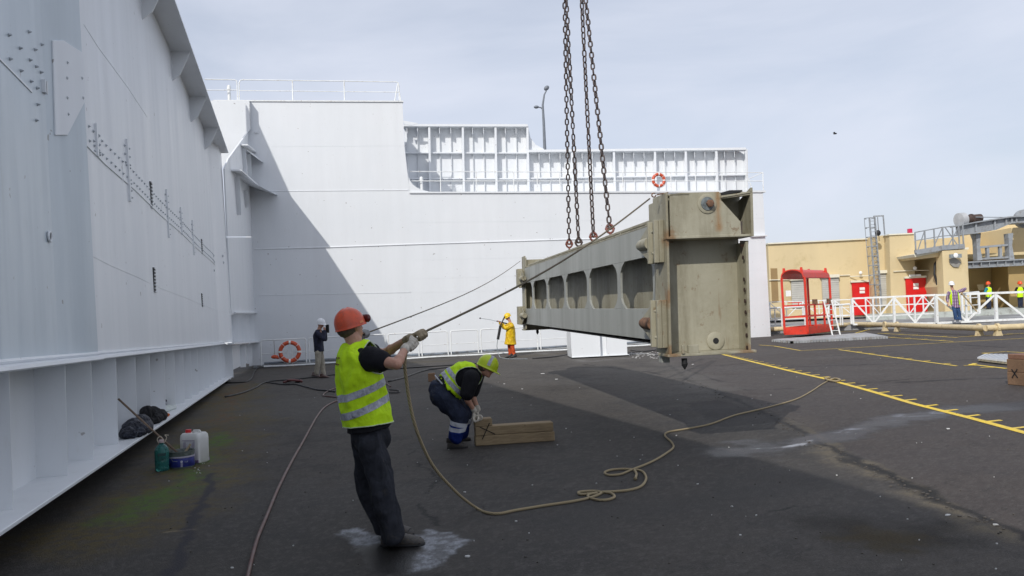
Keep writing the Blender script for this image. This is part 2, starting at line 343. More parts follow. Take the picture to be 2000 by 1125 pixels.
# top flange with gussets
for a, b in ((-12, 2), (2, 12.6), (12.62, 21.8), (21.82, U1 + .1)):
    MB().hexa([H(a, XW - .9, HT), H(a, -1.69, HT), H(b, -1.69, HT), H(b, XW - .9, HT), H(a, XW - .9, HT + .045), H(a, -1.69, HT + .045), H(b, -1.69, HT + .045), H(b, XW - .9, HT + .045)]).build('top_flange', WHITE, hull)
for u in (1.6, 4.9, 8.2, 11.5, 14.8, 18.3, 21.7, 24.9):
    x0 = XW - .04
    MB().prism([H(u, x0, HT), H(u, -1.76, HT), H(u, -1.76, HT - .05), H(u, -1.97, HT - .5), H(u, x0, HT - .66)], VPH * .03).build('gusset', WHITE, hull)
# knuckle bar at the foot of the side
for a, b, dx in ((-12, 5.9, .13), (5.96, UE, .125), (UE + .02, 15, .03), (15.03, U1, .03)):
    MB().hexa([H(a, XB, HD - .05), H(a, XW + dx + .05, HD - .05), H(b, XW + dx + .05, HD - .05), H(b, XB, HD - .05), H(a, XB, HD), H(a, XW + dx + .03, HD), H(b, XW + dx + .03, HD), H(b, XB, HD)]).build('knuckle_bar', WHITE, hull, bevel=.012)
MB().tube([H(u_, fX(u_) + .008 + .01 * math.sin(u_ * 3.1), HD + .02) for u_ in [-10 + .35 * i for i in range(106)]], .022, 6).build('weld_bead', WHITE, hull)
# lower web, stiffeners and bottom flange
HB = -1.21
for a, b in ((-12, 0), (0, 6.2), (6.2, 14), (14, U1)):
    MB().hexa([H(a, XB - .02, HB), H(a, XB, HB), H(b, XB, HB), H(b, XB - .02, HB), H(a, XB - .02, HD), H(a, XB, HD), H(b, XB, HD), H(b, XB - .02, HD)]).build('lower_web', WHITE, hull)
us = [.6, 2.1, 3.7, 5.3]
for px_ in (101, 189, 231, 272, 304, 328, 353, 370): us.append(XW * 1600 / (px_ - 572 - 9))
u_ = us[-1] + 1.25
while u_ < U1 - .3: us.append(u_); u_ += 1.25
for u in us:
    MB().prism([H(u, XB, HB), H(u, XW + .015, HB), H(u, XW + .015, HD - .05), H(u, XB, HD - .05)], VPH * .018).build('stiffener', WHITE, hull)
    if u < 12:
        a_ = H(u + .05, XB + .01, HB + .012)
        MB().tube([H(u + .02, XB + .012, HB + .02), H(u + .16, XB + .05, HB + .03), H(u + .3, XB + .012, HB + .015)], [.02, .035, .012], 6).build('weld_scar', WHITE, hull, smooth='all')
for a, b in ((-12, 2), (2, 9.6), (9.6, 18), (18, U1)):
    MB().hexa([H(a, XB - .5, HB - .035), H(a, XL, HB - .035), H(b, XL, HB - .035), H(b, XB - .5, HB - .035), H(a, XB - .5, HB), H(a, XL, HB), H(b, XL, HB), H(b, XB - .5, HB)]).build('bottom_flange', WHITE, hull, bevel=.006)
MB().hexa([H(-12, XB - .5, -1.66), H(-12, XB - .48, -1.66), H(U1, XB - .48, -1.5), H(U1, XB - .5, -1.5), H(-12, XB - .5, HB - .03), H(-12, XB - .48, HB - .03), H(U1, XB - .48, HB - .03), H(U1, XB - .5, HB - .03)]).build('inner_web', DARK, hull)  # closure added under the ledge; its dark colour stands in for shade
MB().prism([H(28.1, -2.0, HB - .03), H(27.3, -2.0, HB - .03), H(27.8, -2.0, HB - .09)], EX * .03).build('foot_bracket', WHITE, hull)
# bolted horizontal seam: two bars with a row of bolts each
def hx(px, py, X=XW): return hp(px, py, X)
ua, ha = hp(172, 283, XW); ub, hb = hp(436, 530, XW)
def hseam(u): return ha + (hb - ha) * (u - ua) / (ub - ua)
def strip(u0, u1, h0, h1, hh, name, m=WHITE, d=.012):
    us_ = sorted({u0, u1} | {c_[0] for c_ in cuts + cuts2 if u0 < c_[0] < u1}); mb = MB()
    for a, b in zip(us_, us_[1:]):
        ha_, hb_ = h0 + (h1 - h0) * (a - u0) / (u1 - u0), h0 + (h1 - h0) * (b - u0) / (u1 - u0); xa, xb = fX(a + 1e-4), fX(b - 1e-4)
        mb.hexa([H(a, xa - .03, ha_ - hh), H(a, xa + d, ha_ - hh), H(b, xb + d, hb_ - hh), H(b, xb - .03, hb_ - hh), H(a, xa - .03, ha_), H(a, xa + d, ha_), H(b, xb + d, hb_), H(b, xb - .03, hb_)])
    mb.build(name, m, hull)
bolts = MB()
def bolt(u, hc, X=XW, r_=.013):
    X = fX(u) + .002; r_ = r_ * (.8 if u < UE else 1)
    p = H(u, X, hc); bolts.lathe(p, EX, [(r_ * 1.5, 0), (r_ * 1.5, .008), (r_, .009), (r_, .018), (.006, .019), (.006, .026)], 6)
for a, b in ((UE + .1, 12.2), (12.25, 15.8), (15.85, 20.8), (20.85, 26.2)):
    strip(a, b, hseam(a), hseam(b), .025, 'seam_bar')
    strip(a, b, hseam(a) + .30, hseam(b) + .30, .30, 'cover_plate', d=.004)
u = UE + .2
while u < 26.0:
    for dh in (.07, .24): bolt(u, hseam(u) + dh)
    u += .245
for px_, y0, y1 in ((188, 242, 302), (247, 272, 388), (326, 370, 460), (376, 430, 495), (352, 405, 455)):
    uu, h0 = hp(px_, y0, XW); _, h1 = hp(px_, y1, XW)
    strip(uu - .03, uu + .03, h0, h0, h0 - h1, 'strap', d=.028)
    for k in range(3): bolt(uu + .16, h0 - .10 - k * .12); bolt(uu + .16, h1 + .08 + k * .1); bolt(uu - .14, h0 - .12 - k * .12)
# left part: upper seam, hexagonal bolted doubler, holes
def hq(px, py): return hpt(px, py, XW + .005)
u0_, h0_ = hp(0, 117, XW); u1_, h1_ = hp(64, 178, XW)
strip(u0_ - 1, u1_, h0_ - (h1_ - h0_) / (u1_ - u0_), h1_, .016, 'seam_bar', d=.008)
for q in ((18, 68), (41, 94), (62, 117), (73, 97), (20, 115), (43, 138), (64, 159), (75, 130), (85, 141), (77, 172), (78, 204), (75, 235), (87, 87), (60, 62)):
    uu, hh = hp(*q, XW + .01); bolt(uu, hh, XW + .01)
hexp = [(103, 79), (117, 79), (163, 130), (164, 215), (125, 264), (110, 264)]
pts = []
for q in hexp:
    u_, h_ = hp(*q, XW + .02); u_ = min(u_, UE - .01); pts.append(H(u_, fX(u_), h_))
MB().prism([p + EX * .0 for p in pts], EX * .016).build('doubler_plate', WHITE, hull, bevel=.004)
for q in ((122, 122), (122, 152), (141, 152), (123, 191), (143, 191), (125, 223)):
    uu, hh = hp(*q, XW + .02); bolt(uu, hh, XW + .01, .022)
for q in ((425, 500), (432, 500), (426, 513), (433, 513), (426, 528)):
    uu, hh = hp(*q, XW + .1); bolt(uu, hh, XW + .1, .03)
pts = [hpt(*q, XW + .06) for q in ((432, 490), (447, 505), (447, 530), (434, 545), (431, 545))]
MB().prism(pts, EX * .03).build('doubler_plate', WHITE, hull)
bolts.build('bolts', BOLT, hull, kind='stuff')
def hole(px, py, w_, h_, square=False):
    u_, hc = hp(px, py, XW + .04); X1 = fX(u_); m = MB()
    if square: m.box(H(u_, X1 + .008, hc), w_, .012, h_, ax=(VPH.normalized(), EX, V((0, 0, 1))))
    else: m.lathe(H(u_, X1 - .01, hc), EX, [(w_, 0), (w_, .026)], 20)
    m.build('hole', BLACK, hull)
    m = MB()
    if square:
        for a, b in ((-1, 0), (1, 0)): m.box(H(u_ + a * w_, X1 + .014, hc), .012, .02, h_ + .01, ax=(VPH.normalized(), EX, V((0, 0, 1))))
    else: m.tube([H(u_ + math.cos(t) * w_, X1 + .016, hc + math.sin(t) * w_) for t in [k * .3142 for k in range(20)]], .012, 6, closed=True)
    m.build('hole_rim', WHITE, hull)
hole(97, 170, .03, .05, True); hole(107, 462, .045, .045)
# slotted ventilation ladders
for px_, y0, y1 in ((296, 357, 403), (302, 524, 569), (395, 468, 494), (396, 574, 598)):
    uu, h0 = hp(px_, y0, XW); _, h1 = hp(px_, y1, XW); k = 7; hh = (h0 - h1)
    fr = MB().box(H(uu, fX(uu) + .002, (h0 + h1) / 2), .075 * 1.2, .012, hh / 2 + .01, ax=(VPH.normalized(), EX, V((0, 0, 1)))).build('vent', BLACK, hull)
    for j in range(k + 1):
        MB().box(H(uu, fX(uu) + .018, h1 + hh * j / k), .07, .014, hh / k * .2, ax=(VPH.normalized(), EX, V((0, 0, 1)))).build('vent_slat', WHITE, fr)
# faint plate seams
for a, b in (((178, 497), (296, 553)), ((312, 560), (440, 612)), ((166, 47), (290, 228))):
    (ua_, h_a), (ub_, h_b) = hp(*a, XW), hp(*b, XW)
    strip(ua_, ub_, h_a, h_b, .010, 'weld_seam', d=.0035)

# ------------------------------------------------------------------ far wall
EW = V((4.375, 1, 0)).normalized(); NW = V((EW.y, -EW.x, 0)).normalized()
if NW.y > 0: NW = -NW
WB = g(507, 715) - NW * .45
def W(px, py, off=0.0): return onplane(px, py, WB + NW * off, NW)
def zz(p, z): return V((p.x, p.y, z))
wall = thing('ship_superstructure_wall', 'tall white plated ship wall closing off the deck behind the workers', 'ship wall', zz(W(900, 690), 0))
BK = -NW * 3.2
# tower: plates stacked with a weld joint between (rows) - each its own piece
rowsL = [(197, 197), (288, 286), (373.5, 371.5)]
xl, xr = 497, 787
def wq(p, t=-NW * .05, m=WALLW, name='wall_plate', off=0.0): return MB().prism([W(*q, off) for q in p], t).build(name, m, wall)
def xr_at(y): return 786 + (y - 197) * 17 / 345 * 0.93 if y < 340 else 799.6 + (y - 372) * .036
def xl_at(y): return 474 + (y - 197) * 26 / 518
ys = [(196.5, 198), (287, 285), (373, 371), (486.5, 478), (577, 570), (628, 619)]
gap = .25
for (a, b), (c_, d_) in zip(ys, ys[1:]):
    wq([(xl_at(a), a + gap), (xr_at(b), b + gap), (xr_at(d_), d_ - gap * .2), (xl_at(c_), c_ - gap * .2)])
wl, wr = zz(W(486, 628), 0), zz(W(802, 619), 0)
MB().prism([wl, wr, W(xr_at(619), 620), W(xl_at(628), 629)], -NW * .05).build('wall_plate', WALLW, wall)
MB().prism([W(474, 197, -.005), W(786, 198.5, -.005), zz(W(803, 690, -.005), 0), zz(W(486, 700, -.005), 0)], BK).build('wall_core', WALLW, wall)
# lower wall to the right
def xe(y): return 1490 + (y - 372) * .053
def ye(x, t): return t[0] + (t[1] - t[0]) * (x - 800) / 690
rows = [(374.5, 372.5), (435, 427), (475, 458.5), (508, 494), (545, 528), (572, 556), (618, 596)]
xs = [[800, 1150, 1490], [800, 1030, 1300, 1490], [800, 1203, 1490], [800, 1080, 1360, 1490], [800, 1120, 1490], [800, 980, 1240, 1490], [800, 1130, 1490]]
for (r0, r1, cols) in zip(rows, rows[1:], xs):
    for a, b in zip(cols, cols[1:]):
        l_ = lambda x, y: x + (y - 372) * (.036 if x < 1490 else .053)
        q = [(a, ye(a, r0)), (b, ye(b, r0)), (b, ye(b, r1)), (a, ye(a, r1))]
        wq([(l_(x, y) + (.15 if i in (0, 3) else -.05), y + (.2 if i < 2 else -.05)) for i, (x, y) in enumerate(q)])
for a, b in zip([800, 1130, 1490], [1130, 1490]):
    p, q = W(a + 9, ye(a, rows[-1])), W(b + 12, ye(b, rows[-1]))
    MB().prism([zz(p, 0), zz(q, 0), q - V((0, 0, .01)), p - V((0, 0, .01))], -NW * .05).build('wall_plate', WALLW, wall)
MB().prism([W(797, 375, -.005), W(1489, 373, -.005), zz(W(1504, 660, -.005), 0), zz(W(806, 690, -.005), 0)], -NW * 6).build('wall_core', WALLW, wall)
# rubbing strakes (half-round bars) and deck edge
def stk(pp, r_=.035, off=.0, name='rubbing_strake'): MB().tube([W(*q, off) for q in pp], r_, 8).build(name, WALLW, wall)
stk([(497.6, 486.8), (640, 483), (803, 477.3)]); stk([(803, 477.3), (1100, 468), (1497, 460.5)])
stk([(497, 373.4), (797, 371.5)], .02); stk([(505, 577), (803, 571)], .015)
MB().prism([W(800, 374.5, .06), W(1496, 372, .06), W(1496, 375.5, .06), W(800, 377.5, .06)], -NW * .3).build('deck_edge', WALLW, wall)
MB().prism([W(416, 195, .05), W(788, 196.5, .05), W(788, 199, .05), W(416, 197.5, .05)], -NW * .4).build('deck_edge', RAILW, wall)
MB().bar(W(1466, 461.5, .07), W(1498, 460, .07), .1, .06).build('corner_bar', WALLW, wall)
cv = [(797, 344)] + [(797 + 43 * (1 - math.cos(t)), 344 + 30 * math.sin(t)) for t in [R(10), R(20), R(32), R(45), R(58), R(70), R(80), R(90)]]
cv = [(797, 320)] + [(797 + 44 * (1 - math.sin(t)), 374 - 44 * (1 - math.cos(t)) * 1.0) for t in [R(90 - 9 * k) for k in range(0, 11)]][0:0] + [(798, 345), (801, 353), (806, 360), (814, 366), (824, 371), (842, 375), (799, 376)]
MB().prism([W(*q, .0) for q in cv], -NW * .06).build('curved_bracket', WALLW, wall)
# buttress between the ship side and the wall (vertical wall running to the corner)
butt = thing('corner_buttress', 'white ribbed steel buttress joining the ship side to the far wall, with two curved shelves', 'buttress', zz(W(497, 700), 0))
A0 = zz(W(497, 600, .02), 0); A1 = V((H(U1, XW + .2, -.2).x, H(U1, XW + .2, -.2).y, 0))
bd = (A1 - A0).normalized(); bn = V((-bd.y, bd.x, 0))
if bn.x < 0: bn = -bn
def BT(px, py, off=0.0): return onplane(px, py, A0 + bn * off, bn)
def bpoly(q, t, name, off=0.0, m=WHITE): return MB().prism([BT(*p, off) for p in q], bn * t).build(name, m, butt)
bpoly([(489, 251), (446, 310), (439, 330), (445, 462), (519, 462), (512, 235)], -.05, 'buttress_plate')
bpoly([(519, 463.5), (445, 463.5), (452, 614), (530, 612)], -.05, 'buttress_plate')
b0, b1 = BT(536, 667, -.18), BT(447, 672, -.18)
MB().prism([BT(532, 613, -.18), BT(447, 615, -.18), b1, b0], -bn * .05).build('recess_plate', WHITE, butt)
MB().prism([b0 - V((0, 0, .04)), b1 - V((0, 0, .04)), zz(b1, .25), zz(b0, .2)], -bn * .05).build('recess_plate', WHITE, butt)
for x in (456, 461, 468, 478, 488, 498):
    m = MB().bar(BT(x + 2.5, 612, -.08), BT(x + 5, 670, -.08), .02, .2, up=bn).build('stiffener', WHITE, butt)
for x in (474, 487, 500): MB().bar(BT(x, 672, -.08), zz(BT(x + 1, 715, -.08), .2), .02, .2, up=bn).build('stiffener', WHITE, butt)
for x, y0, y1 in ((463, 345, 420), (480, 372, 405), (476, 290, 340), (486, 300, 355)):
    MB().bar(BT(x, y0, .09), BT(x + (y1 - y0) * .04, y1, .05), .02, .18, up=bn).build('stiffener', WHITE, butt)
MB().bar(BT(455, 611, -.02), BT(515, 611, .0), .2, .05, up=V((0, 0, 1))).build('ledge', WHITE, butt)
MB().bar(BT(447, 671, .02), BT(514, 667, .02), .3, .05, up=V((0, 0, 1))).build('ledge', WHITE, butt)
def shelf(pa, pc, tip, wid, drop=0):
    a, c_, t_ = BT(*pa, 0), BT(*pc, 0), W(*tip, .02)
    c2 = W(pc[0], pc[1], .02); z = (a.z + c_.z) / 2
    pts = [zz(a, a.z), zz(a + bn * wid, a.z), zz(c_ + bn * wid - EW * 0 + NW * wid, c_.z), zz(t_ + NW * .10, t_.z), zz(t_, t_.z), zz(c_, c_.z)]
    MB().prism(pts, V((0, 0, .05))).build('curved_shelf', WHITE, butt)
shelf((469, 284), (499, 309), (514, 318), .3); shelf((451, 334), (498, 372), (542, 382), .35)
MB().prism([BT(489, 251, 0), BT(497, 300, 0), BT(497, 330, 0), BT(447, 330, 0), BT(447, 308, 0)], bn * .01).build('buttress_plate', WHITE, butt)
# sun-facing plate above, standing a little proud of the wall
MB().prism([W(395, 196.5, .42), W(487.5, 196.8, .42), W(489.5, 251, .42), W(430, 333, .42)], -NW * .03).build('wing_plate', WALLW, butt)
MB().prism([W(487.5, 197, .42), W(489.5, 251, .42), W(491, 251, .0), W(488.5, 197, .0)], -EW * .02).build('wing_return', WALLW, butt)
# unseen panel added behind the ship side to cast the shadow on the far wall
SV = SUNV / SUNV.z
P1_, P2_ = W(499, 228) + SV * 3.6, W(652, 570) + SV * 6.0
MB().prism([P1_, P2_, V((P2_.x, P2_.y, 0)), V((P1_.x, P1_.y, 0))], V((-.05, -.02, 0))).build('shadow_panel', WHITE, hull)
PL_ = V((P1_.x - 3.5, P1_.y + .6, 0))
MB().prism([zz(P1_, 6.6), zz(PL_, 6.6), PL_, zz(P1_, 0)], V((-.02, .05, 0))).build('shadow_panel', WHITE, hull)  # second low panel, added unseen to block light leaking into the corner
# hanging edge plate at the tower corner
MB().bar(BT(489, 258, .05), W(502, 259, .05), .16, .03).build('lug', WHITE, butt)

# ------------------------------------------------------------------ ribbed bulwark on the upper deck
DB = -4.2
def bul(name, label, x0, x1, yt0, yt1, yb, main, small, strg, ribd=.45):
    t = thing(name, label, 'bulwark', zz(W((x0 + x1) / 2, yb, DB), W((x0 + x1) / 2, yb, DB).z))
    yt = lambda x: yt0 + (yt1 - yt0) * (x - x0) / (x1 - x0)
    B = lambda px, py, off=0.0: W(px, py, DB + off)
    xs_ = [x0] + main[:-1] + [x1]
    for a, b in zip(xs_, xs_[1:]):
        MB().prism([B(a + .4, yt(a) + 4), B(b, yt(b) + 4), B(b + 3, yb + 15), B(a + 3.4, yb + 15)], -NW * .04).build('bulwark_plate', WALLW, t)
    MB().prism([B(x0, yt(x0), .5), B(x1, yt(x1), .5), B(x1, yt(x1) + 4.5, .5), B(x0, yt(x0) + 4.5, .5)], -NW * .62).build('top_flange', WALLW, t)
    for s_ in strg:
        MB().prism([B(x0, s_[0], .26), B(x1, s_[1], .26), B(x1, s_[1] + 2.2, .26), B(x0, s_[0] + 2.2, .26)], -NW * .28).build('stringer', WALLW, t)
    for x in main:
        y = yt(x) + 4
        MB().prism([B(x, y, ribd), B(x + 2.5, yb + 8, ribd), B(x + 2.5, yb + 8, ribd - .03), B(x, y, ribd - .03)], EW * .11).build('frame_flange', WALLW, t)
        MB().bar(B(x + 1, y, ribd / 2), B(x + 3.5, yb + 8, ribd / 2), .03, ribd - .05, up=NW).build('frame_web', WALLW, t)
    for x in small:
        y = yt(x) + 4.5
        p0, p1, p2, p3 = B(x, y, .02), B(x, y, .42), B(x + .4, y + 14, .42), B(x + 1, y + 24, .12)
        MB().prism([p0, p1, p2, p3, B(x + 1, y + 24, .02)], EW * .03).build('bracket', WALLW, t)
        MB().bar(B(x + .6, y + 5, .07), B(x + 3, yb + 8, .07), .022, .12, up=NW).build('stiffener', WALLW, t)
    return t
bl = bul('tall_ribbed_bulwark', 'taller white ribbed steel bulwark on the upper deck beside the tower', 789, 1031, 242, 242.5, 374, [836, 901.6, 965.6, 1028], [794, 814.5, 857.5, 879.6, 922, 943.6, 986, 1007], [(297, 297.5), (347, 348)])
bq = lambda px, py, off=0.0: W(px, py, DB + off)
MB().prism([bq(1031, 246, .1), bq(1036, 270, .1), bq(1046, 283, .1), bq(1062, 291, .1), bq(1062, 300, .1), bq(1031, 300, .1)], NW * .03).build('curved_bracket', WALLW, bl)
br_ = bul('low_ribbed_bulwark', 'lower long white ribbed bulwark on the upper deck, running right to the wall end', 1033, 1457, 292.5, 288, 372, [1115, 1197, 1277, 1337, 1396.7, 1455], [1052, 1072, 1093, 1136, 1156, 1177, 1217, 1237, 1257, 1297, 1317, 1356, 1376, 1414, 1434], [(347, 340)])
MB().prism([bq(1436, 293, .4), bq(1455, 292, .4), bq(1453, 302, .4), bq(1446, 297, .4)], NW * .02).build('corner_gusset', WALLW, br_)
# a sunlit curl of plate at the tower side
MB().prism([bq(787, 236, .8), bq(817, 241, .8), bq(806, 245, .8), bq(790, 244, .8)], NW * .05).build('curled_plate', WALLW, bl)

# ------------------------------------------------------------------ deck rails
def rail_line(t, P_, x0, x1, ybase, yrs, posts, r_=.022, pr=.025, off=0.0):
    for k, (a, b) in enumerate(yrs):
        MB().tube([P_(x0, a), P_(x1, b)], r_, 6).build('rail', RAILW, t)
    for x in posts:
        f = (x - x0) / (x1 - x0); yt_ = yrs[0][0] + (yrs[0][1] - yrs[0][0]) * f
        MB().tube([P_(x, yt_), P_(x + .8, ybase[0] + (ybase[1] - ybase[0]) * f)], pr, 6).build('post', RAILW, t)
wr_ = lambda px, py: W(px, py, -.25)
t = thing('upper_deck_railing', 'thin white railing along the lower roof edge, in front of the ribbed bulwark', 'railing', W(1100, 371))
rail_line(t, wr_, 801, 1490, (374.5, 371.5), [(335, 337), (353.5, 353.5)], [860, 930, 1003, 1049, 1093, 1150, 1216, 1262, 1310, 1358, 1410, 1457, 1490])
MB().tube([wr_(1457, 352), wr_(1490, 337)], .02, 6).build('brace', RAILW, t)
MB().tube([wr_(1457, 338), wr_(1470, 371)], .02, 6).build('brace', RAILW, t)
t = thing('tower_railing', 'white two-rail railing with rounded corners on top of the tall tower', 'railing', W(600, 197))
for x0, x1, ps in ((400, 463, []), (467, 779, [571, 672])):
    y0, y1 = 155 + (x0 - 400) * .012, 155 + (x1 - 400) * .013
    pts = ([wr_(x0, y0)] if x0 == 400 else [wr_(x0 + .5, 196), wr_(x0, y0 + 6), wr_(x0 + 2, y0 + 1.5), wr_(x0 + 7, y0)]) + [wr_(x1 - 5, y1)] + [wr_(x1 - 1, y1 + 2), wr_(x1, y1 + 8), wr_(x1 + 1, 196)]
    MB().tube(pts, .026, 6).build('rail', RAILW, t)
    MB().tube([wr_(x0, y0 + 21), wr_(x1, y1 + 20)], .02, 6).build('rail', RAILW, t)
    for x in ps: MB().tube([wr_(x, 156.5), wr_(x + 1, 196)], .03, 6).build('post', RAILW, t)
MB().tube([wr_(771, 197), wr_(777, 163)], .03, 6).build('brace', RAILW, t)
MB().tube([wr_(783, 197), wr_(780, 180), wr_(778, 178)], .025, 6).build('brace', RAILW, t)
def ventpost(px, yt_, yb_, lab):
    a, b = W(px, yb_, -.8), W(px - 1, yt_, -.8); h_ = (b - a).length; r_ = .07
    t = thing('vent_pipe', lab, 'vent pipe', a)
    MB().lathe(a, V((0, 0, 1)), [(r_, 0), (r_, h_ * .72)], 14).build('pipe', RAILW, t, smooth=True)
    MB().lathe(a + V((0, 0, h_ * .7)), V((0, 0, 1)), [(r_ * 1.25, 0), (r_ * 1.3, h_ * .1), (r_ * 1.1, h_ * .25), (r_ * .4, h_ * .3)], 14).build('cap', RAILW, t, smooth=True)
ventpost(448, 166, 197, 'short white vent pipe on top of the tall tower behind its railing')
ventpost(824, 345, 376, 'short white vent pipe at the foot of the tower beside the curved bracket')
# ------------------------------------------------------------------ street lamp behind the bulwark
lp = atd(1064, 330, 62)
t = thing('street_lamp', 'tall dark grey lamp mast with two heads rising behind the ribbed bulwark', 'street lamp', zz(lp, 0))
LM = paint('lamp_grey', (.16, .18, .21), .5, .1, 4)
MB().tube([zz(lp, 0), atd(1064, 290, 62), atd(1062, 240, 62), atd(1060, 205, 62), atd(1063, 185, 62), atd(1067, 177, 62)], [.14, .12, .1, .08, .06, .05], 8).build('pole', LM, t, smooth=True)
MB().ell(atd(1067.5, 172, 62), V((.2, 0, 0)), V((0, .15, 0)), V((.06, 0, .2)), 10, 6).build('lamp_head', LM, t, smooth='all')
MB().tube([atd(1061, 214, 62), atd(1056, 210, 62), atd(1049, 209, 62)], .05, 6).build('arm', LM, t)
MB().ell(atd(1047.5, 209, 62), V((.2, 0, 0)), V((0, .15, 0)), V((0, 0, .12)), 10, 6).build('lamp_head', LM, t, smooth='all')

# ------------------------------------------------------------------ guard fence in front of the wall, pipes, kerb
fb0, fb1 = g(506, 718.5), g(1130, 683); fd = (fb1 - fb0).normalized()
def fx(px):                           # foot of the fence line under picture column px (at ground)
    lo, hi = -30.0, 60.0
    for _ in range(40):
        md = (lo + hi) / 2; p = fb0 + fd * md; d = p - C0; x = 1000 + F * d.dot(RT) / d.dot(FW)
        if x < px: lo = md
        else: hi = md
    return fb0 + fd * md
FX = [508, 602, 690, 757, 822, 879, 938, 997, 1054, 1112, 1168]
Z = V((0, 0, 1)); TIL = V((0, 0, 0))
pass
names = ['leftmost, at the ship side corner', 'behind the man in the white helmet with a phone', 'behind the front worker, left half', 'behind the front worker, right half', 'right of the gripping gloves', 'above the bending worker, left of the spray lance', 'behind the tip of the spray lance', 'behind the worker in yellow oilskins', 'left of the white pedestal', 'behind the white pedestal']
for k, (a, b) in enumerate(zip(FX, FX[1:])):
    p, q = fx(a + 3), fx(b - 3)
    hh = 1.12
    t = thing('guard_rail', 'white tubular guard rail panel, ' + (names[k] if k < len(names) else 'hidden behind the hanging girder'), 'guard rail', p, 'guard rail panels along the far wall')
    d = (q - p).normalized()
    MB().tube([p, p + Z * (hh - .08), p + Z * (hh - .02) + d * .02, p + Z * hh + d * .08, q + Z * hh - d * .08, q + Z * (hh - .02) - d * .02, q + Z * (hh - .08), q], .028, 8).build('rail_frame', RAILW, t, smooth=True)
    MB().tube([p + Z * .56, q + Z * .56], .018, 6).build('mid_rail', RAILW, t)
    for e in (p, q): MB().box(e + Z * .02, .05, .05, .02).build('foot_plate', RAILW, t)
    ORG
KB = paint('kerb_steel', (.20, .215, .23), .6, .25, 3, dirt=(.10, .085, .06), dirtamt=.5)
PB = paint('blue_grey_pipe', (.18, .21, .245), .5, .2, 2, dirt=(.08, .07, .06), dirtamt=.3)
MB().prism([fb0 - NW * .45 - fd * .3, fx(1440) - NW * .42, fx(1440) + NW * .12, fb0 + NW * .12 - fd * .3], V((0, 0, .10))).build('kerb', KB, kind='structure', bevel=.015)
for off, z_, r_, lab in ((-.12, .17, .045, 'upper grey-blue service pipe lying along the foot of the far wall'), (-.27, .17, .05, 'second grey-blue service pipe against the foot of the far wall'), (.2, .045, .035, 'lower pale pipe on the deck in front of the kerb of the far wall')):
    o = MB().tube([fb0 + fd * s_ - NW * -off + V((0, 0, z_ + .01 * math.sin(s_ * 1.7 + off * 9))) for s_ in [.2 + .9 * i for i in range(24)]], r_, 8).build('service_pipe', PB if z_ > .1 else RAILW, smooth=True)
    tag(o, lab, 'pipe')
# white pedestal box under the girder
PA, PBt, PC = g(1117, 701), g(1229, 695.5), g(1110, 691)
ped = thing('steel_pedestal', 'white box-shaped steel pedestal standing on the deck beneath the hanging girder', 'pedestal', PA)
pe = (PBt - PA); pn_ = V((pe.y, -pe.x, 0)).normalized()
if pn_.y > 0: pn_ = -pn_
dp = -pn_ * 1.5; hp_ = 1.25
z0_ = V((0, 0, .06)); f1, f2 = .50, .62
q0, q1, q2, q3 = PA, PA + pe * f1, PA + pe * f2, PA + pe * .97
def pedp(a, b, c_=0, nm='side_panel'): MB().hexa([a + z0_, b + z0_, b + z0_ + dp, a + z0_ + dp, a + Z * hp_, b + Z * hp_, b + Z * hp_ + dp, a + Z * hp_ + dp]).build(nm, WALLW, ped)
pedp(q0, q1); pedp(q2, q3)
MB().hexa([q1 + z0_ - pn_ * .18, q2 + z0_ - pn_ * .18, q2 + z0_ + dp * .9, q1 + z0_ + dp * .9, q1 + Z * hp_ - pn_ * .18, q2 + Z * hp_ - pn_ * .18, q2 + Z * hp_ + dp * .9, q1 + Z * hp_ + dp * .9]).build('recess_panel', WALLW, ped)
MB().hexa([PA + Z * .045 + pn_ * .04, PBt + Z * .045 + pn_ * .04, PBt + Z * .045 + dp, PA + Z * .045 + dp, PA + Z * .06 + pn_ * .04, PBt + Z * .06 + pn_ * .04, PBt + Z * .06 + dp, PA + Z * .06 + dp]).build('base_plate', WALLW, ped)
MB().hexa([PA - pn_ * .05, PBt - pn_ * .05, PBt + dp * .9, PA + dp * .9, PA + Z * .044 - pn_ * .05, PBt + Z * .044 - pn_ * .05, PBt + Z * .044 + dp * .9, PA + Z * .044 + dp * .9]).build('rubber_pad', BLACK, ped)
MB().tube([q1 + Z * .07 + pn_ * .01, q1 + Z * hp_ + pn_ * .01], .015, 6).build('weld_seam', WALLW, ped)
# ------------------------------------------------------------------ quay beyond the deck
CONC = paint('quay_concrete', (.27, .275, .28), .75, .18, .5, .004, 20, dirt=(.12, .115, .11), dirtamt=.3)
def A(px, py, d): return atd(px, py, d)
def az(px, d, z): p = atd(px, 600, d); return V((p.x, p.y, z))
qf = [az(1470, 45, 0), az(1655, 44.6, 0), az(2100, 40.6, 0), V((140, 60, 0)), V((140, 200, 0)), V((14, 200, 0))]
MB().prism(qf, V((0, 0, .30))).build('quay', CONC, kind='structure')
pf = [az(1690, 51, .3), az(1800, 50.5, .3), az(2100, 49.5, .3), V((120, 60, .3)), V((120, 90, .3)), az(1690, 80, .3)]
MB().prism(pf, V((0, 0, .32))).build('terminal_platform', paint('platform_render', (.42, .45, .42), .8, .12, 1, dirt=(.2, .19, .17), dirtamt=.3), kind='structure')
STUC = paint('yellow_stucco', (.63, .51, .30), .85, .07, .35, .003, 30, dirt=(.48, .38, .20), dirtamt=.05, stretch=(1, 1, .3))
RECSH = paint('recess_shade_brown', (.30, .20, .09), .85, .1, .6)  # dark brown standing in for the shade inside the door recess
REDD = paint('red_door_paint', (.62, .012, .012), .4, .08, 2)
SHUT = paint('grey_shutter', (.50, .49, .45), .5, .06, 2)
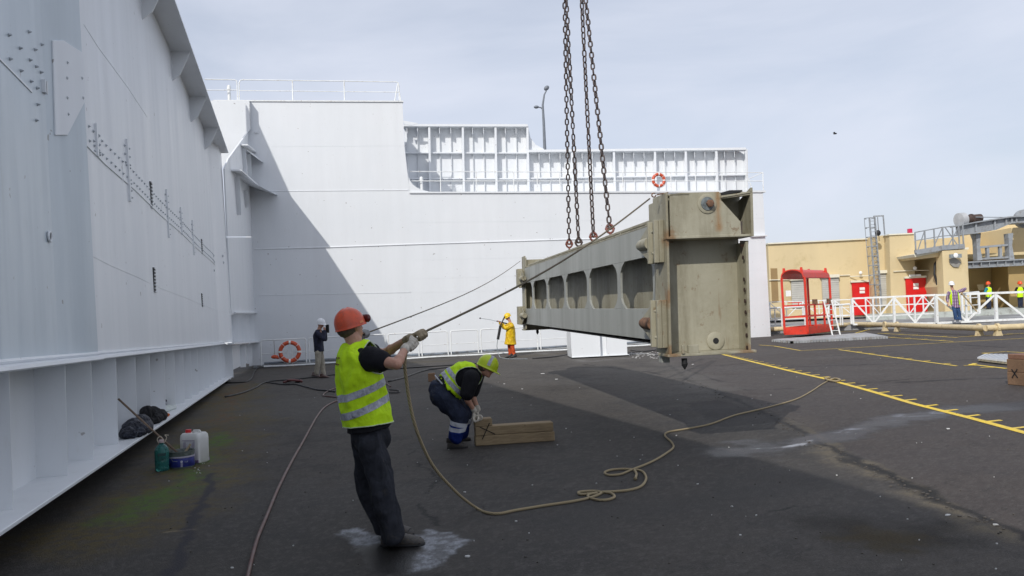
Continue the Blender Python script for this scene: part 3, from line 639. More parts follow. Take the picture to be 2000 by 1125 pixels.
CREAM = paint('cream_trim', (.72, .68, .55), .6, .05, 2)
SIGNW = paint('white_plastic', (.8, .8, .78), .4, .03, 2)
tb = thing('terminal_building', 'long low yellow rendered terminal building with two red doors and a roof ladder', 'building', az(1700, 56, .3))
D1 = 57.0
def wallp(pts, d, t=6.0, nm='wall', m=STUC): return MB().prism([A(x, y, d) for x, y in pts], V((0, t, 0))).build(nm, m, tb)
wallp([(1500, 476), (1590, 471.5), (1590, 622), (1506, 626)], D1); wallp([(1590, 471.5), (1712, 466), (1718, 617), (1590, 622)], D1)
wallp([(1500, 474.5), (1712, 464.3), (1712, 466.6), (1500, 477)], D1 - .15, 6.2, 'parapet', CREAM)
wallp([(1706, 462), (1713, 461), (1719, 616), (1710, 617)], 56.0, 5)
wallp([(1713, 461), (1737, 458.5), (1741, 614), (1718, 616)], 55.4, 5)
wallp([(1737, 458.5), (1785, 456), (1789, 612), (1741, 614)], 54.6, 5)
wallp([(1736, 457.2), (1785, 454.6), (1785, 457), (1736, 459.4)], 54.5, 5, 'parapet', CREAM)
wallp([(1785, 470), (1880, 462), (1880, 612), (1789, 614)], 58.5, 3)
wallp([(1505, 524), (1518, 524), (1521, 590), (1508, 592)], D1 - .02, .1, 'painted_doorway', RECSH)  # flat panel on the wall, recess shade painted as its colour
def facing(nm, x0, y0, x1, y1, d, lean, m, t=.12, par=tb):
    return MB().prism([A(x0, y0, d), A(x1, y0 - (x1 - x0) * .045, d), A(x1 + (y1 - y0) * lean, y1 - (x1 - x0) * .045, d), A(x0 + (y1 - y0) * lean, y1, d)], V((0, t, 0))).build(nm, m, par)
for x0, y0, x1, d in ((1545, 548, 1574, D1 - .15), (1605, 543, 1638, D1 - .15), (1717, 534, 1735, 55.25)):
    o = facing('shutter', x0, y0, x1, 598, d, .055, SHUT)
    for k in range(12): facing('shutter_slat', x0 + .6 + k * .2, y0 + 3 + k * 4.2, x1 - .4 + k * .2, y0 + 5.6 + k * 4.2, d - .035, .055, SHUT, .06, o)
    facing('shutter_box', x0 - 1.5, y0 - 6, x1 + 1.5, y0, d - .2, .055, CREAM, .3)
for x0, y0, x1, y1, d in ((1664, 552, 1703, 616, D1 - .1), (1769, 544, 1808, 610, 54.5)):
    facing('door_frame', x0 - 2, y0 - 4, x1 + 2, y0, d - .1, .055, CREAM, .25)
    o = facing('door', x0, y0, x1, y1, d - .02, .055, REDD, .1)
    facing('door_sign', x0 + 15, y0 + 9.5, x0 + 25, y0 + 14.5, d - .06, .055, SIGNW, .03, o)
    facing('door_sign', x0 + 15, y0 + 16, x0 + 25, y0 + 21, d - .06, .055, SIGNW, .03, o)
    MB().box(A(x0 + 5, y0 + 36, d - .09), .03, .04, .12).build('handle', GREYST, o)
facing('plate_sign', 1776, 536.5, 1788, 540.5, 54.3, .05, SIGNW, .05); facing('plate_sign', 1789, 536, 1799, 540, 54.3, .05, SIGNW, .05)
for pts in ([(1640, 538, D1 - .1), (1660, 537, D1 - .1), (1660, 540, D1 - .1), (1712, 538, 55.9)], [(1716, 531, 55.2), (1736, 530, 55.2)], [(1745, 530, 54.5), (1785, 528, 54.5), (1836, 528, 54.5)], [(1502, 547, D1 - .1), (1545, 546, D1 - .1)]):
    MB().tube([A(*p) for p in pts], .035, 6).build('conduit', CREAM, tb)
for px, py, d in ((1681, 533, D1 - .3), (1787, 523.5, 54.3), (1735, 531, 55.1)):
    MB().ell(A(px, py, d), V((.13, 0, 0)), V((0, .09, 0)), V((0, 0, .13)), 12, 7).build('globe_light', SIGNW, tb, smooth='all')
MB().box(A(1777, 452, 55.5), .12, .12, .18).build('beacon_light', paint('beacon_red', (.55, .02, .08), .3), tb)
# covered bay at the right
wallp([(1785, 497), (1840, 487), (1892, 483), (1892, 487), (1840, 491.5), (1788, 502)], 52.2, 6, 'balcony_edge', CREAM)
wallp([(1788, 502), (1840, 491.5), (1846, 500), (1792, 506)], 52.4, 5.5, 'balcony_slab')
wallp([(1840, 490), (1889, 487), (1895, 610), (1846, 613)], 52.0, .8, 'pillar')
wallp([(1846, 500), (1842, 560), (1852, 612), (1830, 560)], 52.9, 4, 'pillar_side')
wallp([(1880, 440), (2010, 432), (2100, 428), (2100, 520), (1880, 525)], 60, .4)
wallp([(1975, 445), (2100, 436), (2100, 510), (1980, 512)], 56, 3.9)
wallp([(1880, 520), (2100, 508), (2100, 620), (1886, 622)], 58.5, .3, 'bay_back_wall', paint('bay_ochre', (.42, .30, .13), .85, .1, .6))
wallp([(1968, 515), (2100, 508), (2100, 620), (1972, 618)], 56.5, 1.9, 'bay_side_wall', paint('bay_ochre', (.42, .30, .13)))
wallp([(1885, 497), (2100, 487), (2100, 492), (1885, 503)], 55, 5, 'roof_ledge')
wallp([(1908, 556), (1921, 555), (1922, 566), (1912, 567)], 57.9, .05, 'wall_patch')
wallp([(1855, 506), (1865, 502), (1877, 512), (1872, 522), (1862, 521), (1856, 515)], 51.9, .1, 'render_patch', paint('bare_render', (.26, .25, .23), .9))
wallp([(1790, 508), (1812, 560), (1832, 590), (1844, 590), (1844, 506)], 56.5, .2, 'stair_soffit')
MB().tube([A(1838, 500, 53), A(1826, 515, 53), A(1825, 535, 53), A(1832, 560, 53), A(1836, 575, 53)], .07, 6).build('drain_pipe', DARK, tb)
# street-lamp like fittings on the pillar
o = MB().box(A(1866, 500, 51.6), .35, .1, .12).build('floodlight', GREYST, tb)
MB().ell(A(1867, 499, 51.45), V((.16, 0, 0)), V((0, .05, 0)), V((0, 0, .16)), 12, 6).build('lens', SIGNW, o, smooth='all')
# grey roof crane
cr = thing('roof_crane', 'grey steel crane beam with winch drum on legs above the covered bay', 'crane', az(1920, 54, 5))
CG = paint('crane_grey', (.27, .29, .31), .5, .12, 1.5, dirt=(.16, .14, .12), dirtamt=.2)
def cpl(pts, d, t, nm, m=CG, bev=0): return MB().prism([A(x, y, d) for x, y in pts], V((0, t, 0))).build(nm, m, cr)
cpl([(1876, 441), (1905, 435), (1975, 424), (2100, 420), (2100, 429), (1976, 435), (1945, 448), (1906, 455), (1877, 458)], 53.5, .6, 'main_beam')
cpl([(1874, 439.5), (1905, 433), (1975, 422), (2100, 418), (2100, 420), (1975, 424.4), (1905, 435.4), (1875, 441.5)], 53.2, 1.2, 'beam_flange')
cpl([(1877, 457), (1906, 454), (1945, 447), (1976, 434), (2100, 428), (2100, 430), (1976, 436), (1946, 449), (1906, 456), (1877, 459)], 53.2, 1.2, 'beam_flange')
for x, y0, y1 in ((1905, 435, 455), (1942, 430, 449), (1964, 427, 440), (1975, 424, 436), (1984, 423, 435)): cpl([(x, y0), (x + 3, y0), (x + 3.5, y1), (x + .5, y1)], 53.35, .2, 'stiffener')
for x0, x1, w_ in ((1906, 1913, 8), (1969, 1972, 8)):
    cpl([(x0, 456), (x0 + 10, 455), (x0 + 8, 480), (x0 + 13, 508), (x0 + 3, 509), (x0 + 2, 480)], 53.6, .5, 'leg')
cpl([(1899, 457), (1902, 457), (1912, 480), (1914, 509), (1911, 509), (1909, 481)], 54.5, .3, 'leg')
cpl([(1912, 481), (1972, 476), (1972, 480), (1912, 485)], 53.7, .3, 'cross_beam'); cpl([(1912, 504), (1974, 500), (1974, 504), (1912, 508)], 53.7, .3, 'cross_beam')
for x in (1927, 1952): cpl([(x, 481), (x + 5, 481), (x + 6, 504), (x + 1, 504)], 53.75, .2, 'post')
cpl([(1891, 513), (2100, 502), (2100, 513), (1891, 523.5)], 53.0, .3, 'track_girder'); cpl([(1891, 511), (2100, 500), (2100, 502.5), (1891, 513.5)], 52.8, .8, 'girder_flange'); cpl([(1891, 522), (2100, 511), (2100, 513), (1891, 524)], 52.8, .8, 'girder_flange')
for k in range(9): cpl([(1900 + k * 16, 512 - k * .8), (1901.5 + k * 16, 512 - k * .8), (1901.5 + k * 16, 523 - k * .8), (1900 + k * 16, 523 - k * .8)], 52.85, .15, 'stiffener')
wd = V((1, .25, .07)).normalized(); wp = A(1872, 430, 54)
MB().lathe(wp, wd, [(.3, 0), (.47, .02), (.47, .42), (.30, .45)], 24).build('winch_flange', paint('pale_crane_grey', (.42, .43, .44), .5, .1), cr, smooth=35)
MB().lathe(wp, wd, [(.27, .45), (.27, .95), (.33, .97), (.33, 1.08), (.27, 1.1), (.27, 1.75), (.2, 1.8)], 20).build('winch_drum', paint('drum_brown', (.07, .045, .035), .6, .3, 8), cr, smooth=35)
MB().lathe(A(1996, 428, 55), V((0, -1, 0)), [(.1, 0), (.62, .02), (.62, .3), (.5, .32)], 24).build('sheave', CG, cr, smooth=35)
MB().tube([A(1900, 424, 54), A(1960, 424.5, 54), A(2000, 421, 55)], .03, 5).build('wire', CG, cr)
# railed crane landing with truss railing
ld = thing('crane_landing', 'grey truss railing round the landing beside the roof crane', 'railing', az(1830, 52.2, 4))
def bar_(a, b, d, w_=.07, nm='rail', par=None, m=CG): return MB().bar(A(a[0], a[1], d), A(b[0], b[1], d), w_).build(nm, m, par or ld)
bar_((1787, 454), (1841, 444), 52.1); bar_((1841, 444), (1880, 440), 52.1); bar_((1787, 470), (1841, 461), 52.1, .05); bar_((1841, 461), (1880, 458), 52.1, .05)
bar_((1788, 493), (1841, 484), 52.1, .3, 'toe_board'); bar_((1841, 484), (1882, 481), 52.1, .3, 'toe_board')
for x, t_, b_ in ((1787, 454, 494), (1806, 450, 490), (1824, 447, 487), (1841, 444, 484), (1860, 442, 482), (1872, 441, 481), (1880, 440, 480)): bar_((x, t_), (x + 2, b_), 52.0, .07, 'post')
for a, b in (((1806, 450), (1793, 488)), ((1841, 444), (1822, 486)), ((1846, 444), (1872, 481)), ((1872, 444), (1850, 484))): bar_(a, b, 52.05, .05, 'brace')
# caged roof ladder
rl = thing('roof_ladder', 'grey caged ladder climbing the yellow building between two red doors', 'ladder', az(1712, 55, .6))
for (a, b) in (((1698, 425), (1712, 600)), ((1708, 423), (1722, 600))): bar_(a, b, 54.7, .09, 'rail', rl)
bar_((1706, 422.5), (1726, 421.5), 54.7, .08, 'rail', rl); bar_((1725, 421.5), (1728, 458), 54.7, .07, 'rail', rl)
bar_((1714, 424), (1716, 452), 54.7, .05, 'rail', rl)
for k in range(24):
    y = 432 + k * 7; x = 1698.5 + (y - 425) * .08; bar_((x, y), (x + 10, y - .5), 54.75, .03, 'rung', rl)
for k in range(8):
    y = 426 + k * 18.5; x = 1698 + (y - 425) * .08
    c_ = A(x + 5, y, 54.2); MB().tube([c_ + V((-.17, .5, 0)), c_ + V((-.40, .25, 0)), c_ + V((-.55, -.1, 0)), c_ + V((-.35, -.35, 0)), c_ + V((.05, -.40, 0)), c_ + V((.17, -.1, 0)), c_ + V((.17, .5, 0))], .025, 5).build('hoop', CG, rl)
for dx, dy in ((-.55, -.1), (-.35, -.35), (.05, -.40)):
    a = A(1703, 426, 54.2) + V((dx, dy, 0)); b = A(1703 + 129 * .08, 555, 54.2) + V((dx, dy, 0)); MB().tube([a, b], .022, 5).build('cage_bar', CG, rl)
MB().ell(A(1715, 455, 54.4), V((.18, 0, 0)), V((0, .15, 0)), V((0, 0, .2)), 10, 6).build('horn', BLACK, rl, smooth='all')

# ------------------------------------------------------------------ white truss railings on the quay
def truss(name, label, grp, x0, x1, d0, d1, yt, yb, cells, w_=.09, mids=(), inner=True):
    t = thing(name, label, 'railing', az(x0, d0, .3), grp)
    def T(f, h): x = x0 + (x1 - x0) * f; d = d0 + (d1 - d0) * f; y = (yt[0] + (yt[1] - yt[0]) * f) * (1 - h) + (yb[0] + (yb[1] - yb[0]) * f) * h; return A(x + h * 2.2, y, d)
    MB().bar(T(0, 0), T(1, 0), w_, w_).build('top_chord', RAILW, t); MB().bar(T(0, 1), T(1, 1), w_, w_).build('bottom_chord', RAILW, t)
    for m_ in mids: MB().bar(T(0, m_), T(1, m_), w_ * .6).build('mid_rail', RAILW, t)
    for k in range(cells + 1): MB().bar(T(k / cells, 0), T(k / cells, 1), w_ * (1.2 if k % 2 == 0 else .8)).build('post', RAILW, t)
    for k in range(cells if inner else 0):
        a, b = (k / cells, (k + 1) / cells); MB().bar(T(a if k % 2 == 0 else b, .04), T(b if k % 2 == 0 else a, .97), w_ * .9).build('brace', RAILW, t)
    return t
truss('gangway_truss', 'white steel truss railing left of the man in the plaid shirt', 'truss railings on the quay', 1664, 1826, 44.3, 43.0, (583, 576.5), (633.5, 631), 4, mids=(.3,))
truss('gangway_truss', 'white steel truss railing running right from the man in the plaid shirt', 'truss railings on the quay', 1828, 2060, 42.9, 41.0, (576.5, 568), (631, 620), 4, .11, mids=())
truss('gangway_truss', 'farther white truss railing in front of the yellow building behind the red cage', 'truss railings on the quay', 1503, 1662, 49, 48, (590, 585), (622, 615), 5, .05, mids=(.5,))
truss('gangway_truss', 'farther white truss railing in front of the second red door', 'truss railings on the quay', 1690, 1830, 47, 47, (581, 575), (618, 612), 5, .05, mids=(.45,), inner=True)
truss('step_railing', 'short double white railing right of the plaid shirted man', 'quay railings', 1878, 1911, 44.5, 45, (573, 570), (612, 612), 2, .08, mids=(.25, .6), inner=False)
def plain(label, x0, x1, d, y0, y1, yb, posts):
    t = thing('quay_railing', label, 'railing', az(x0, d, 0), 'quay railings')
    pts = [A(x0 + 2, yb, d), A(x0, y0 + 4, d), A(x0 + 2, y0, d), A(x1 - 2, y1, d), A(x1, y1 + 4, d), A(x1 + 2, yb - 2, d)]
    MB().tube(pts, .05, 8).build('rail', RAILW, t, smooth=True)
    MB().tube([A(x0 + 1, (y0 + yb) / 2 + 3, d), A(x1 + 1, (y1 + yb) / 2 + 2, d)], .03, 6).build('mid_rail', RAILW, t)
    for x in posts: MB().tube([A(x, y0, d), A(x + 2, yb, d)], .035, 6).build('post', RAILW, t)
plain('white quay railing left of the red cage beside the wall end', 1478, 1526, 44.2, 604, 601, 643, [1483, 1513])
plain('white quay railing seen through the red cage', 1530, 1571, 44.2, 601, 599, 641, [])
plain('white quay railing between the red cage and the truss railing', 1618, 1661, 44.2, 597, 594, 635, [1640, 1644])
# ------------------------------------------------------------------ cream pipe at the deck's far edge
PIPEC = paint('cream_pipe_paint', (.60, .49, .29), .45, .08, 3, dirt=(.3, .2, .1), dirtamt=.1)
def pz(px, py, z): return g(px, py, z)
t = thing('edge_pipe', 'thick cream painted pipe on feet bounding the far edge of the deck', 'pipe', pz(1665, 640, 0))
segs = [[(1476, 644), (1540, 642), (1600, 638), (1665, 633)], [(1665, 633), (1740, 634.5), (1830, 638), (1926, 641)], [(1926, 641), (2000, 637.5), (2110, 632)]]
for s_ in segs: MB().tube([pz(x, y, .31) for x, y in s_], .12, 12).build('pipe_section', PIPEC, t, smooth=True)
for x, y in ((1493, 643.5), (1604, 637.5), (1752, 635), (1912, 640.5), (1948, 640), (1728, 634.5), (2040, 635)):
    p = pz(x, y, .31); MB().hexa([V((p.x - .14, p.y - .1, 0)), V((p.x + .14, p.y - .1, 0)), V((p.x + .14, p.y + .1, 0)), V((p.x - .14, p.y + .1, 0)), V((p.x - .08, p.y - .1, .2)), V((p.x + .08, p.y - .1, .2)), V((p.x + .08, p.y + .1, .2)), V((p.x - .08, p.y + .1, .2))]).build('pipe_foot', PIPEC, t)
    MB().lathe(p - V((.05, 0, 0)), V((1, 0, 0)), [(.17, 0), (.17, .1)], 12).build('clamp', PIPEC, t)
# ------------------------------------------------------------------ painted lines
n_ = NT('worn_yellow_paint'); gr = n_.noise(22, 4, .75); wn = n_.noise(2.5, 4, .6)
c_ = n_.mix(n_.ramp(gr, .54, .68, 0, .75), n_.mix(n_.ramp(wn, .35, .7), (.80, .56, .04), (.66, .48, .09)), (.09, .08, .06)); n_.bump(gr, .006, .6); YEL = n_.fin(c_, .75)
def line(pts, w_=.09, tick=0, tl=.3, side_=1, z=.005):
    m = MB(); q = [g(*p) for p in pts]; q = [V((p.x, p.y, z)) for p in q]
    for a, b in zip(q, q[1:]):
        d = (b - a).normalized(); nn = V((-d.y, d.x, 0)) * w_ / 2
        m.add([a - nn, b - nn, b + nn, a + nn], [(0, 1, 2, 3)])
        if tick:
            L_ = (b - a).length; k = tick * .5
            while k < L_:
                p = a + d * k; s_ = V((-d.y, d.x, 0)) * side_; dd = (s_ - d * .25).normalized()
                m.add([p - d * .045 + s_ * w_ * .501, p + d * .045 + s_ * w_ * .501, p + d * .03 + dd * tl, p - d * .06 + dd * tl], [(0, 1, 2, 3)]); k += tick
    return m.build('painted_line', YEL, kind='structure')
line([(1404, 690.5), (1450, 702), (1540, 724), (1620, 742), (1700, 764), (1785, 789), (1900, 818), (2040, 856)], .11, .62, .26)
line([(1483, 674), (1512, 676)], .07); line([(1512, 676), (1564, 685)], .07); line([(1564, 685), (2060, 657.5)], .08)
line([(1638, 683), (1750, 699), (1869, 715)], .08, 1.1, .24); line([(1714, 651), (1790, 655), (1871, 659.5)], .08, 1.4, .3); line([(1723, 658), (1862, 667)], .08, 1.4, .3)
line([(1871, 658.3), (2060, 648)], .09, 1.6, .3); line([(1670, 651), (1700, 643), (1728, 640)], .08); line([(1894, 711.5), (1966, 720)], .10, .75, .3, -1, ); line([(1918, 690), (1965, 687), (2020, 690)], .07); line([(1918, 690), (1950, 693.5), (2020, 690.4)], .07, z=.0085)
line([(1700, 645), (1560, 653)], .07)
line([(1905, 710), (1894, 714)], .10, z=.0085)
# ------------------------------------------------------------------ red man cage
cg = g(1578, 658); cl = g(1533, 659.5); cr2 = g(1631, 651); REDC = paint('red_cage_paint', (.62, .035, .015), .38, .12, 3, dirt=(.3, .06, .04), dirtamt=.1)
z1 = .14
t = thing('lifting_cage', 'bright red open lifting cage with arched roof standing on a steel plate', 'cage', cg)
ea = (cl - cg); eb = (cr2 - cg) * .90; hc_ = 2.68
def K(a, b, h): return cg + ea * a + eb * b + V((0, 0, z1 + h))
for a, b in ((0, 0), (1, 0), (0, 1), (1, 1)): MB().bar(K(a, b, .05), K(a, b, hc_), .11, .09).build('corner_post', REDC, t, bevel=.008)
for (p, q) in (((0, 0), (1, 0)), ((0, 0), (0, 1)), ((1, 0), (1, 1)), ((0, 1), (1, 1))):
    MB().bar(K(*p, 1.36), K(*q, 1.36), .07).build('hand_rail', REDC, t); MB().bar(K(*p, .82), K(*q, .82), .07).build('mid_rail', REDC, t); MB().bar(K(*p, .17), K(*q, .17), .05, .36).build('toe_board', REDC, t)
MB().prism([K(0, 0, .05), K(1, 0, .05), K(1, 1, .05), K(0, 1, .05)], V((0, 0, .04))).build('floor_plate', REDC, t)
for p, q in (((.0, .33), None), ((.0, .70), None)): MB().bar(K(*p, .2), K(*p, 1.5), .08).build('gate_post', REDC, t)
MB().bar(K(.15, -.02, 1.5), K(.75, -.02, 1.5), .04).build('inner_handle', REDC, t)
MB().bar(K(.3, -.02, 1.36), K(.3, -.02, 1.5), .03).build('inner_handle', REDC, t)
arc = [(0, 0)] + [(.5 - .5 * math.cos(t_) , .40 * math.sin(t_) ** .75) for t_ in [R(12 * k) for k in range(1, 15)]] + [(1, 0)]
nn_ = len(arc)
vs = [K(a, b, hc_ + h) for b in (-.03, 1.03) for a, h in arc] + [K(a * .94 + .03, b, hc_ + h - .05) for b in (-.03, 1.03) for a, h in arc]
fs = [(i, i + 1, nn_ + i + 1, nn_ + i) for i in range(nn_ - 1)] + [(2 * nn_ + i, 3 * nn_ + i, 3 * nn_ + i + 1, 2 * nn_ + i + 1) for i in range(nn_ - 1)]
for o_, p_ in ((0, 2 * nn_), (nn_, 3 * nn_)): fs += [(o_ + i, p_ + i, p_ + i + 1, o_ + i + 1) for i in range(nn_ - 1)]
MB().add(vs, fs).build('arched_roof', REDC, t, smooth=40)
MB().prism([K(a, -.04, hc_ + h) for a, h in arc], eb.normalized() * .0 + V((0, 0, 0)) + (K(0, 0, 0) - K(0, -.02, 0)) * 0 + eb.normalized() * .03) if False else None
for a, b in ((.12, 0), (.12, .97), (.88, 0), (.88, .97)):
    p = K(a, b, hc_ + .22); MB().prism([p - ea * .07, p + ea * .07, p + ea * .05 + V((0, 0, .26)), p - ea * .04 + V((0, 0, .26))], eb.normalized() * .05).build('lifting_eye', REDC, t)
MB().prism([K(0, .0, hc_ - .02), K(0, 1, hc_ - .02), K(.06, 1, hc_ + .22), K(.06, 0, hc_ + .22)], ea * -.02).build('roof_skirt', REDC, t)
MB().box(K(1.0, .0, 1.95) + V((.25, -.1, 0)), .12, .02, .14).build('notice', SIGNW, t)
# black clamps on the rail
for b in (.33, .92): MB().box(K(-.02, b, 1.5), .1, .08, .12).build('clamp', RUST, t)
t = thing('step_ladder', 'small pale aluminium ladder leaning against the right end of the red cage', 'ladder', g(1633, 655, .1))
ALU = paint('aluminium', (.6, .6, .58), .35, .08, 6)
la, lb = (A(1609, 588, 38.6), g(1626, 655, .1)), (A(1624, 586.5, 38.8), g(1641, 654.5, .1))
for a, b in (la, lb): MB().bar(a, b, .06, .04).build('stile', ALU, t)
for k in range(6):
    f = .12 + k * .15; MB().bar(la[0].lerp(la[1], f), lb[0].lerp(lb[1], f), .03).build('rung', ALU, t)
# steel plate under it
pl = [g(1509, 667.5), g(1546, 671), g(1731, 661.5), g(1690, 654)]
t = thing('steel_plate', 'flat grey steel deck plate with a studded edge lying under the red cage', 'steel plate', pl[0])
PLT = paint('bare_steel_plate', (.33, .34, .35), .5, .25, 2, .002, 30, dirt=(.2, .17, .13), dirtamt=.3)
MB().prism([p + V((0, 0, .03)) for p in pl], V((0, 0, .08))).build('plate', PLT, t)
for k in range(34):
    f = k / 33; p = pl[1].lerp(pl[2], f); MB().box(p + V((0, -.02, .05)), .045, .03, .045).build('stud', PLT, t)
for k in range(9):
    p = pl[0].lerp(pl[1], k / 8); MB().box(p + V((0, -.02, .05)), .045, .03, .045).build('stud', PLT, t)

# ------------------------------------------------------------------ hanging box girder
OG = atd(1308, 697, 9.5)
el = ray(794, 603).normalized(); ew = V((el.y, -el.x, 0)).normalized(); eu = ew.cross(el).normalized(); eu = (eu + ew * math.tan(R(1.4))).normalized()
def G(l, w_, h): return OG + el * l + ew * w_ + eu * h
def NF(px, py, l=0.0): return onplane(px, py, OG + el * l, el)
def SF(px, py, w_=0.0): return onplane(px, py, OG + ew * w_, ew)
n = NT('girder_paint')
bl_ = n.noise(1.3, 5, .6); st_ = n.noise(3, 5, .65, stretch=(1, 1, .18)); fi = n.noise(22, 4, .7)
cB = n.mix(n.ramp(bl_, .3, .7), (.315, .295, .215), (.37, .35, .265)); cB = n.mix(n.ramp(st_, .42, .68, 0, .75), cB, (.20, .18, .12)); cB = n.mix(n.ramp(fi, .5, .75, 0, .3), cB, (.40, .385, .31))
cB = n.mix(n.ramp(n.noise(6, 6, .75), .58, .68, 0, .65), cB, (.15, .075, .025))
cB = n.mix(n.ramp(n.noise(3.1, 5, .7, stretch=(2.5, 2.5, .3)), .62, .75, 0, .7), cB, (.17, .085, .025))
def segn(p, a, b):
    d = b - a; pa = n.vm('SUBTRACT', p, tuple(a)); t_ = n.math('DIVIDE', n.vm('DOT_PRODUCT', pa, tuple(d), o=1), d.length_squared, clamp=True)
    return n.vm('LENGTH', n.vm('SUBTRACT', pa, n.vm('SCALE', tuple(d), sc=t_)), o=1)
s1 = segn(n.pos, NF(1402, 372, -.03), NF(1404, 446, -.03)); mk = n.ramp(n.math('ADD', s1, n.math('MULTIPLY', n.noise(9, 5, .75, stretch=(1, 1, .25)), .16)), .07, .15, 1, 0); cB = n.mix(n.math('MULTIPLY', mk, .8), cB, (.26, .14, .05))
for q in ((1315, 692), (1455, 688), (1300, 580), (1306, 465)):
    s1 = n.vm('LENGTH', n.vm('SUBTRACT', n.pos, tuple(NF(q[0], q[1], 0))), o=1); mk = n.ramp(n.math('ADD', s1, n.math('MULTIPLY', fi, .22)), .16, .26, 1, 0); cB = n.mix(n.math('MULTIPLY', mk, .7), cB, (.20, .10, .035))
n.bump(n.math('ADD', n.math('MULTIPLY', bl_, .8), n.math('MULTIPLY', fi, .06)), .05, .5)
GIR = n.fin(cB, n.ramp(fi, .3, .7, .45, .6))
GIRG = hull_white('girder_grey_paint', (.345, .355, .325), .35, .2, .008)
GIRD = paint('girder_dark_steel', (.05, .045, .04), .6, .3, 6, dirt=(.1, .05, .03), dirtamt=.3)
gi = thing('box_girder', 'long beige steel box girder with rounded window openings hanging from four chains', 'girder', G(6, .5, 0))
def gb(l0, l1, w0, w1, h0, h1, nm, m=GIR, bev=.004, par=None):
    return MB().hexa([G(l0, w0, h0), G(l0, w1, h0), G(l1, w1, h0), G(l1, w0, h0), G(l0, w0, h1), G(l0, w1, h1), G(l1, w1, h1), G(l1, w0, h1)]).build(nm, m, par or gi, bevel=bev)
LN = 12.0; WW = .99
gb(.35, LN - .3, 0, .03, .168, .558, 'lower_chord', GIRG); gb(.35, LN - .3, 0, .03, 1.207, 1.585, 'upper_chord', GIRG)
gb(.35, LN - .3, WW - .03, WW, 0.02, 1.585, 'rear_web', GIR); gb(.3, LN - .3, .0, WW, 1.585, 1.61, 'top_plate', GIR)
gb(.35, LN - .3, .31, .33, .17, 1.585, 'inner_web', GIR); gb(.35, LN - .3, .03, .31, .17, .19, 'bottom_flange', GIRD); gb(.35, LN - .3, .55, WW - .04, .02, .05, 'bottom_flange', GIRD)
gb(.35, LN - .3, .45, .53, .10, .16, 'bottom_bar', GIRD)
# hour-glass posts between the rounded windows
h0, h1 = .558, 1.207
def post(l, wd, fl):
    pr = []; K_ = 9
    for k in range(K_ + 1):
        f = k / K_; q = min(f, 1 - f) * 2; e = wd + fl * max(0, 1 - q / .62) ** 2.4; pr.append((f, e))
    pts = [G(l - e, 0, h0 + (h1 - h0) * f) for f, e in pr] + [G(l + e, 0, h0 + (h1 - h0) * f) for f, e in reversed(pr)]
    MB().prism(pts, ew * .03).build('window_post', GIRG, gi)
PL = [2.2, 4.2, 6.2, 8.2, 10.25]
for l in PL: post(l, .085, .24)
def endpost(l, wd, fl, s_):
    pr = [(k / 9, wd + fl * max(0, 1 - min(k / 9, 1 - k / 9) * 2 / .62) ** 2.4) for k in range(10)]
    pts = [G(l - .25 * s_ * -1 * -1, 0, h0), G(l - .25 * s_, 0, h1)][::1]
    pts = [G(l + s_ * e, 0, h0 + (h1 - h0) * f) for f, e in pr] + [G(l - s_ * .2, 0, h1), G(l - s_ * .2, 0, h0)]
    MB().prism(pts, ew * .03).build('end_post', GIRG, gi)
endpost(.5, .08, .22, 1); endpost(LN - .15, .1, .2, -1)
# inner ring stiffeners with round access holes
for l in PL:
    for a, b, c0, c1 in ((0.03, .12, .19, .50),): gb(l - .01, l + .01, a, b, c0, c1, 'inner_rib', GIR, 0)
    gb(l - .01, l + .01, .16, WW - .16, 1.42, 1.585, 'inner_rib', GIR, 0); gb(l - .01, l + .01, .16, WW - .16, .19, .32, 'inner_rib', GIR, 0)
# top rail and back hump
gb(.7, LN - .9, .03, .075, 1.63, 1.665, 'cable_rail', GIR); 
for k in range(9): gb(.9 + k * 1.25, .94 + k * 1.25, .03, .07, 1.61, 1.63, 'rail_foot', GIR, 0)
gb(.6, LN - .4, .40, WW, 1.61, 1.74, 'top_box', GIRG); gb(.5, LN - .8, .2, .26, 1.61, 1.66, 'cable_rail', GIR)
# ---- heads at both ends
def head(l0, s_):                       # s_=+1 near end, -1 far end (mirrored along the length)
    def q(l): return l0 + s_ * l
    B_ = lambda la, lb, *a, **k: gb(min(q(la), q(lb)), max(q(la), q(lb)), *a, **k)
    B_(.28, .31, .0, WW, .03, 1.38, 'end_plate')
    B_(0, .5, -.001, .028, 0.03, 1.906, 'side_flange'); B_(0, .42, WW - .03, WW + .001, .03, 1.30, 'side_flange')
    B_(-.04, .34, -.03, WW + .05, -.002, .03, 'bottom_plate')
    B_(-.035, .34, -.01, WW + .03, 1.36, 1.39, 'box_floor')
    B_(.5, .68, .0, .028, 1.585, 1.85, 'side_flange'); B_(.28, .66, 0.03, WW, 1.61, 1.64, 'box_floor')
    B_(.6, .63, .02, WW, 1.61, 1.80, 'box_back')
head(0, 1); head(LN, -1)
gb(.30, .33, .03, WW + .04, 1.38, 1.90, 'inner_plate', GIR)
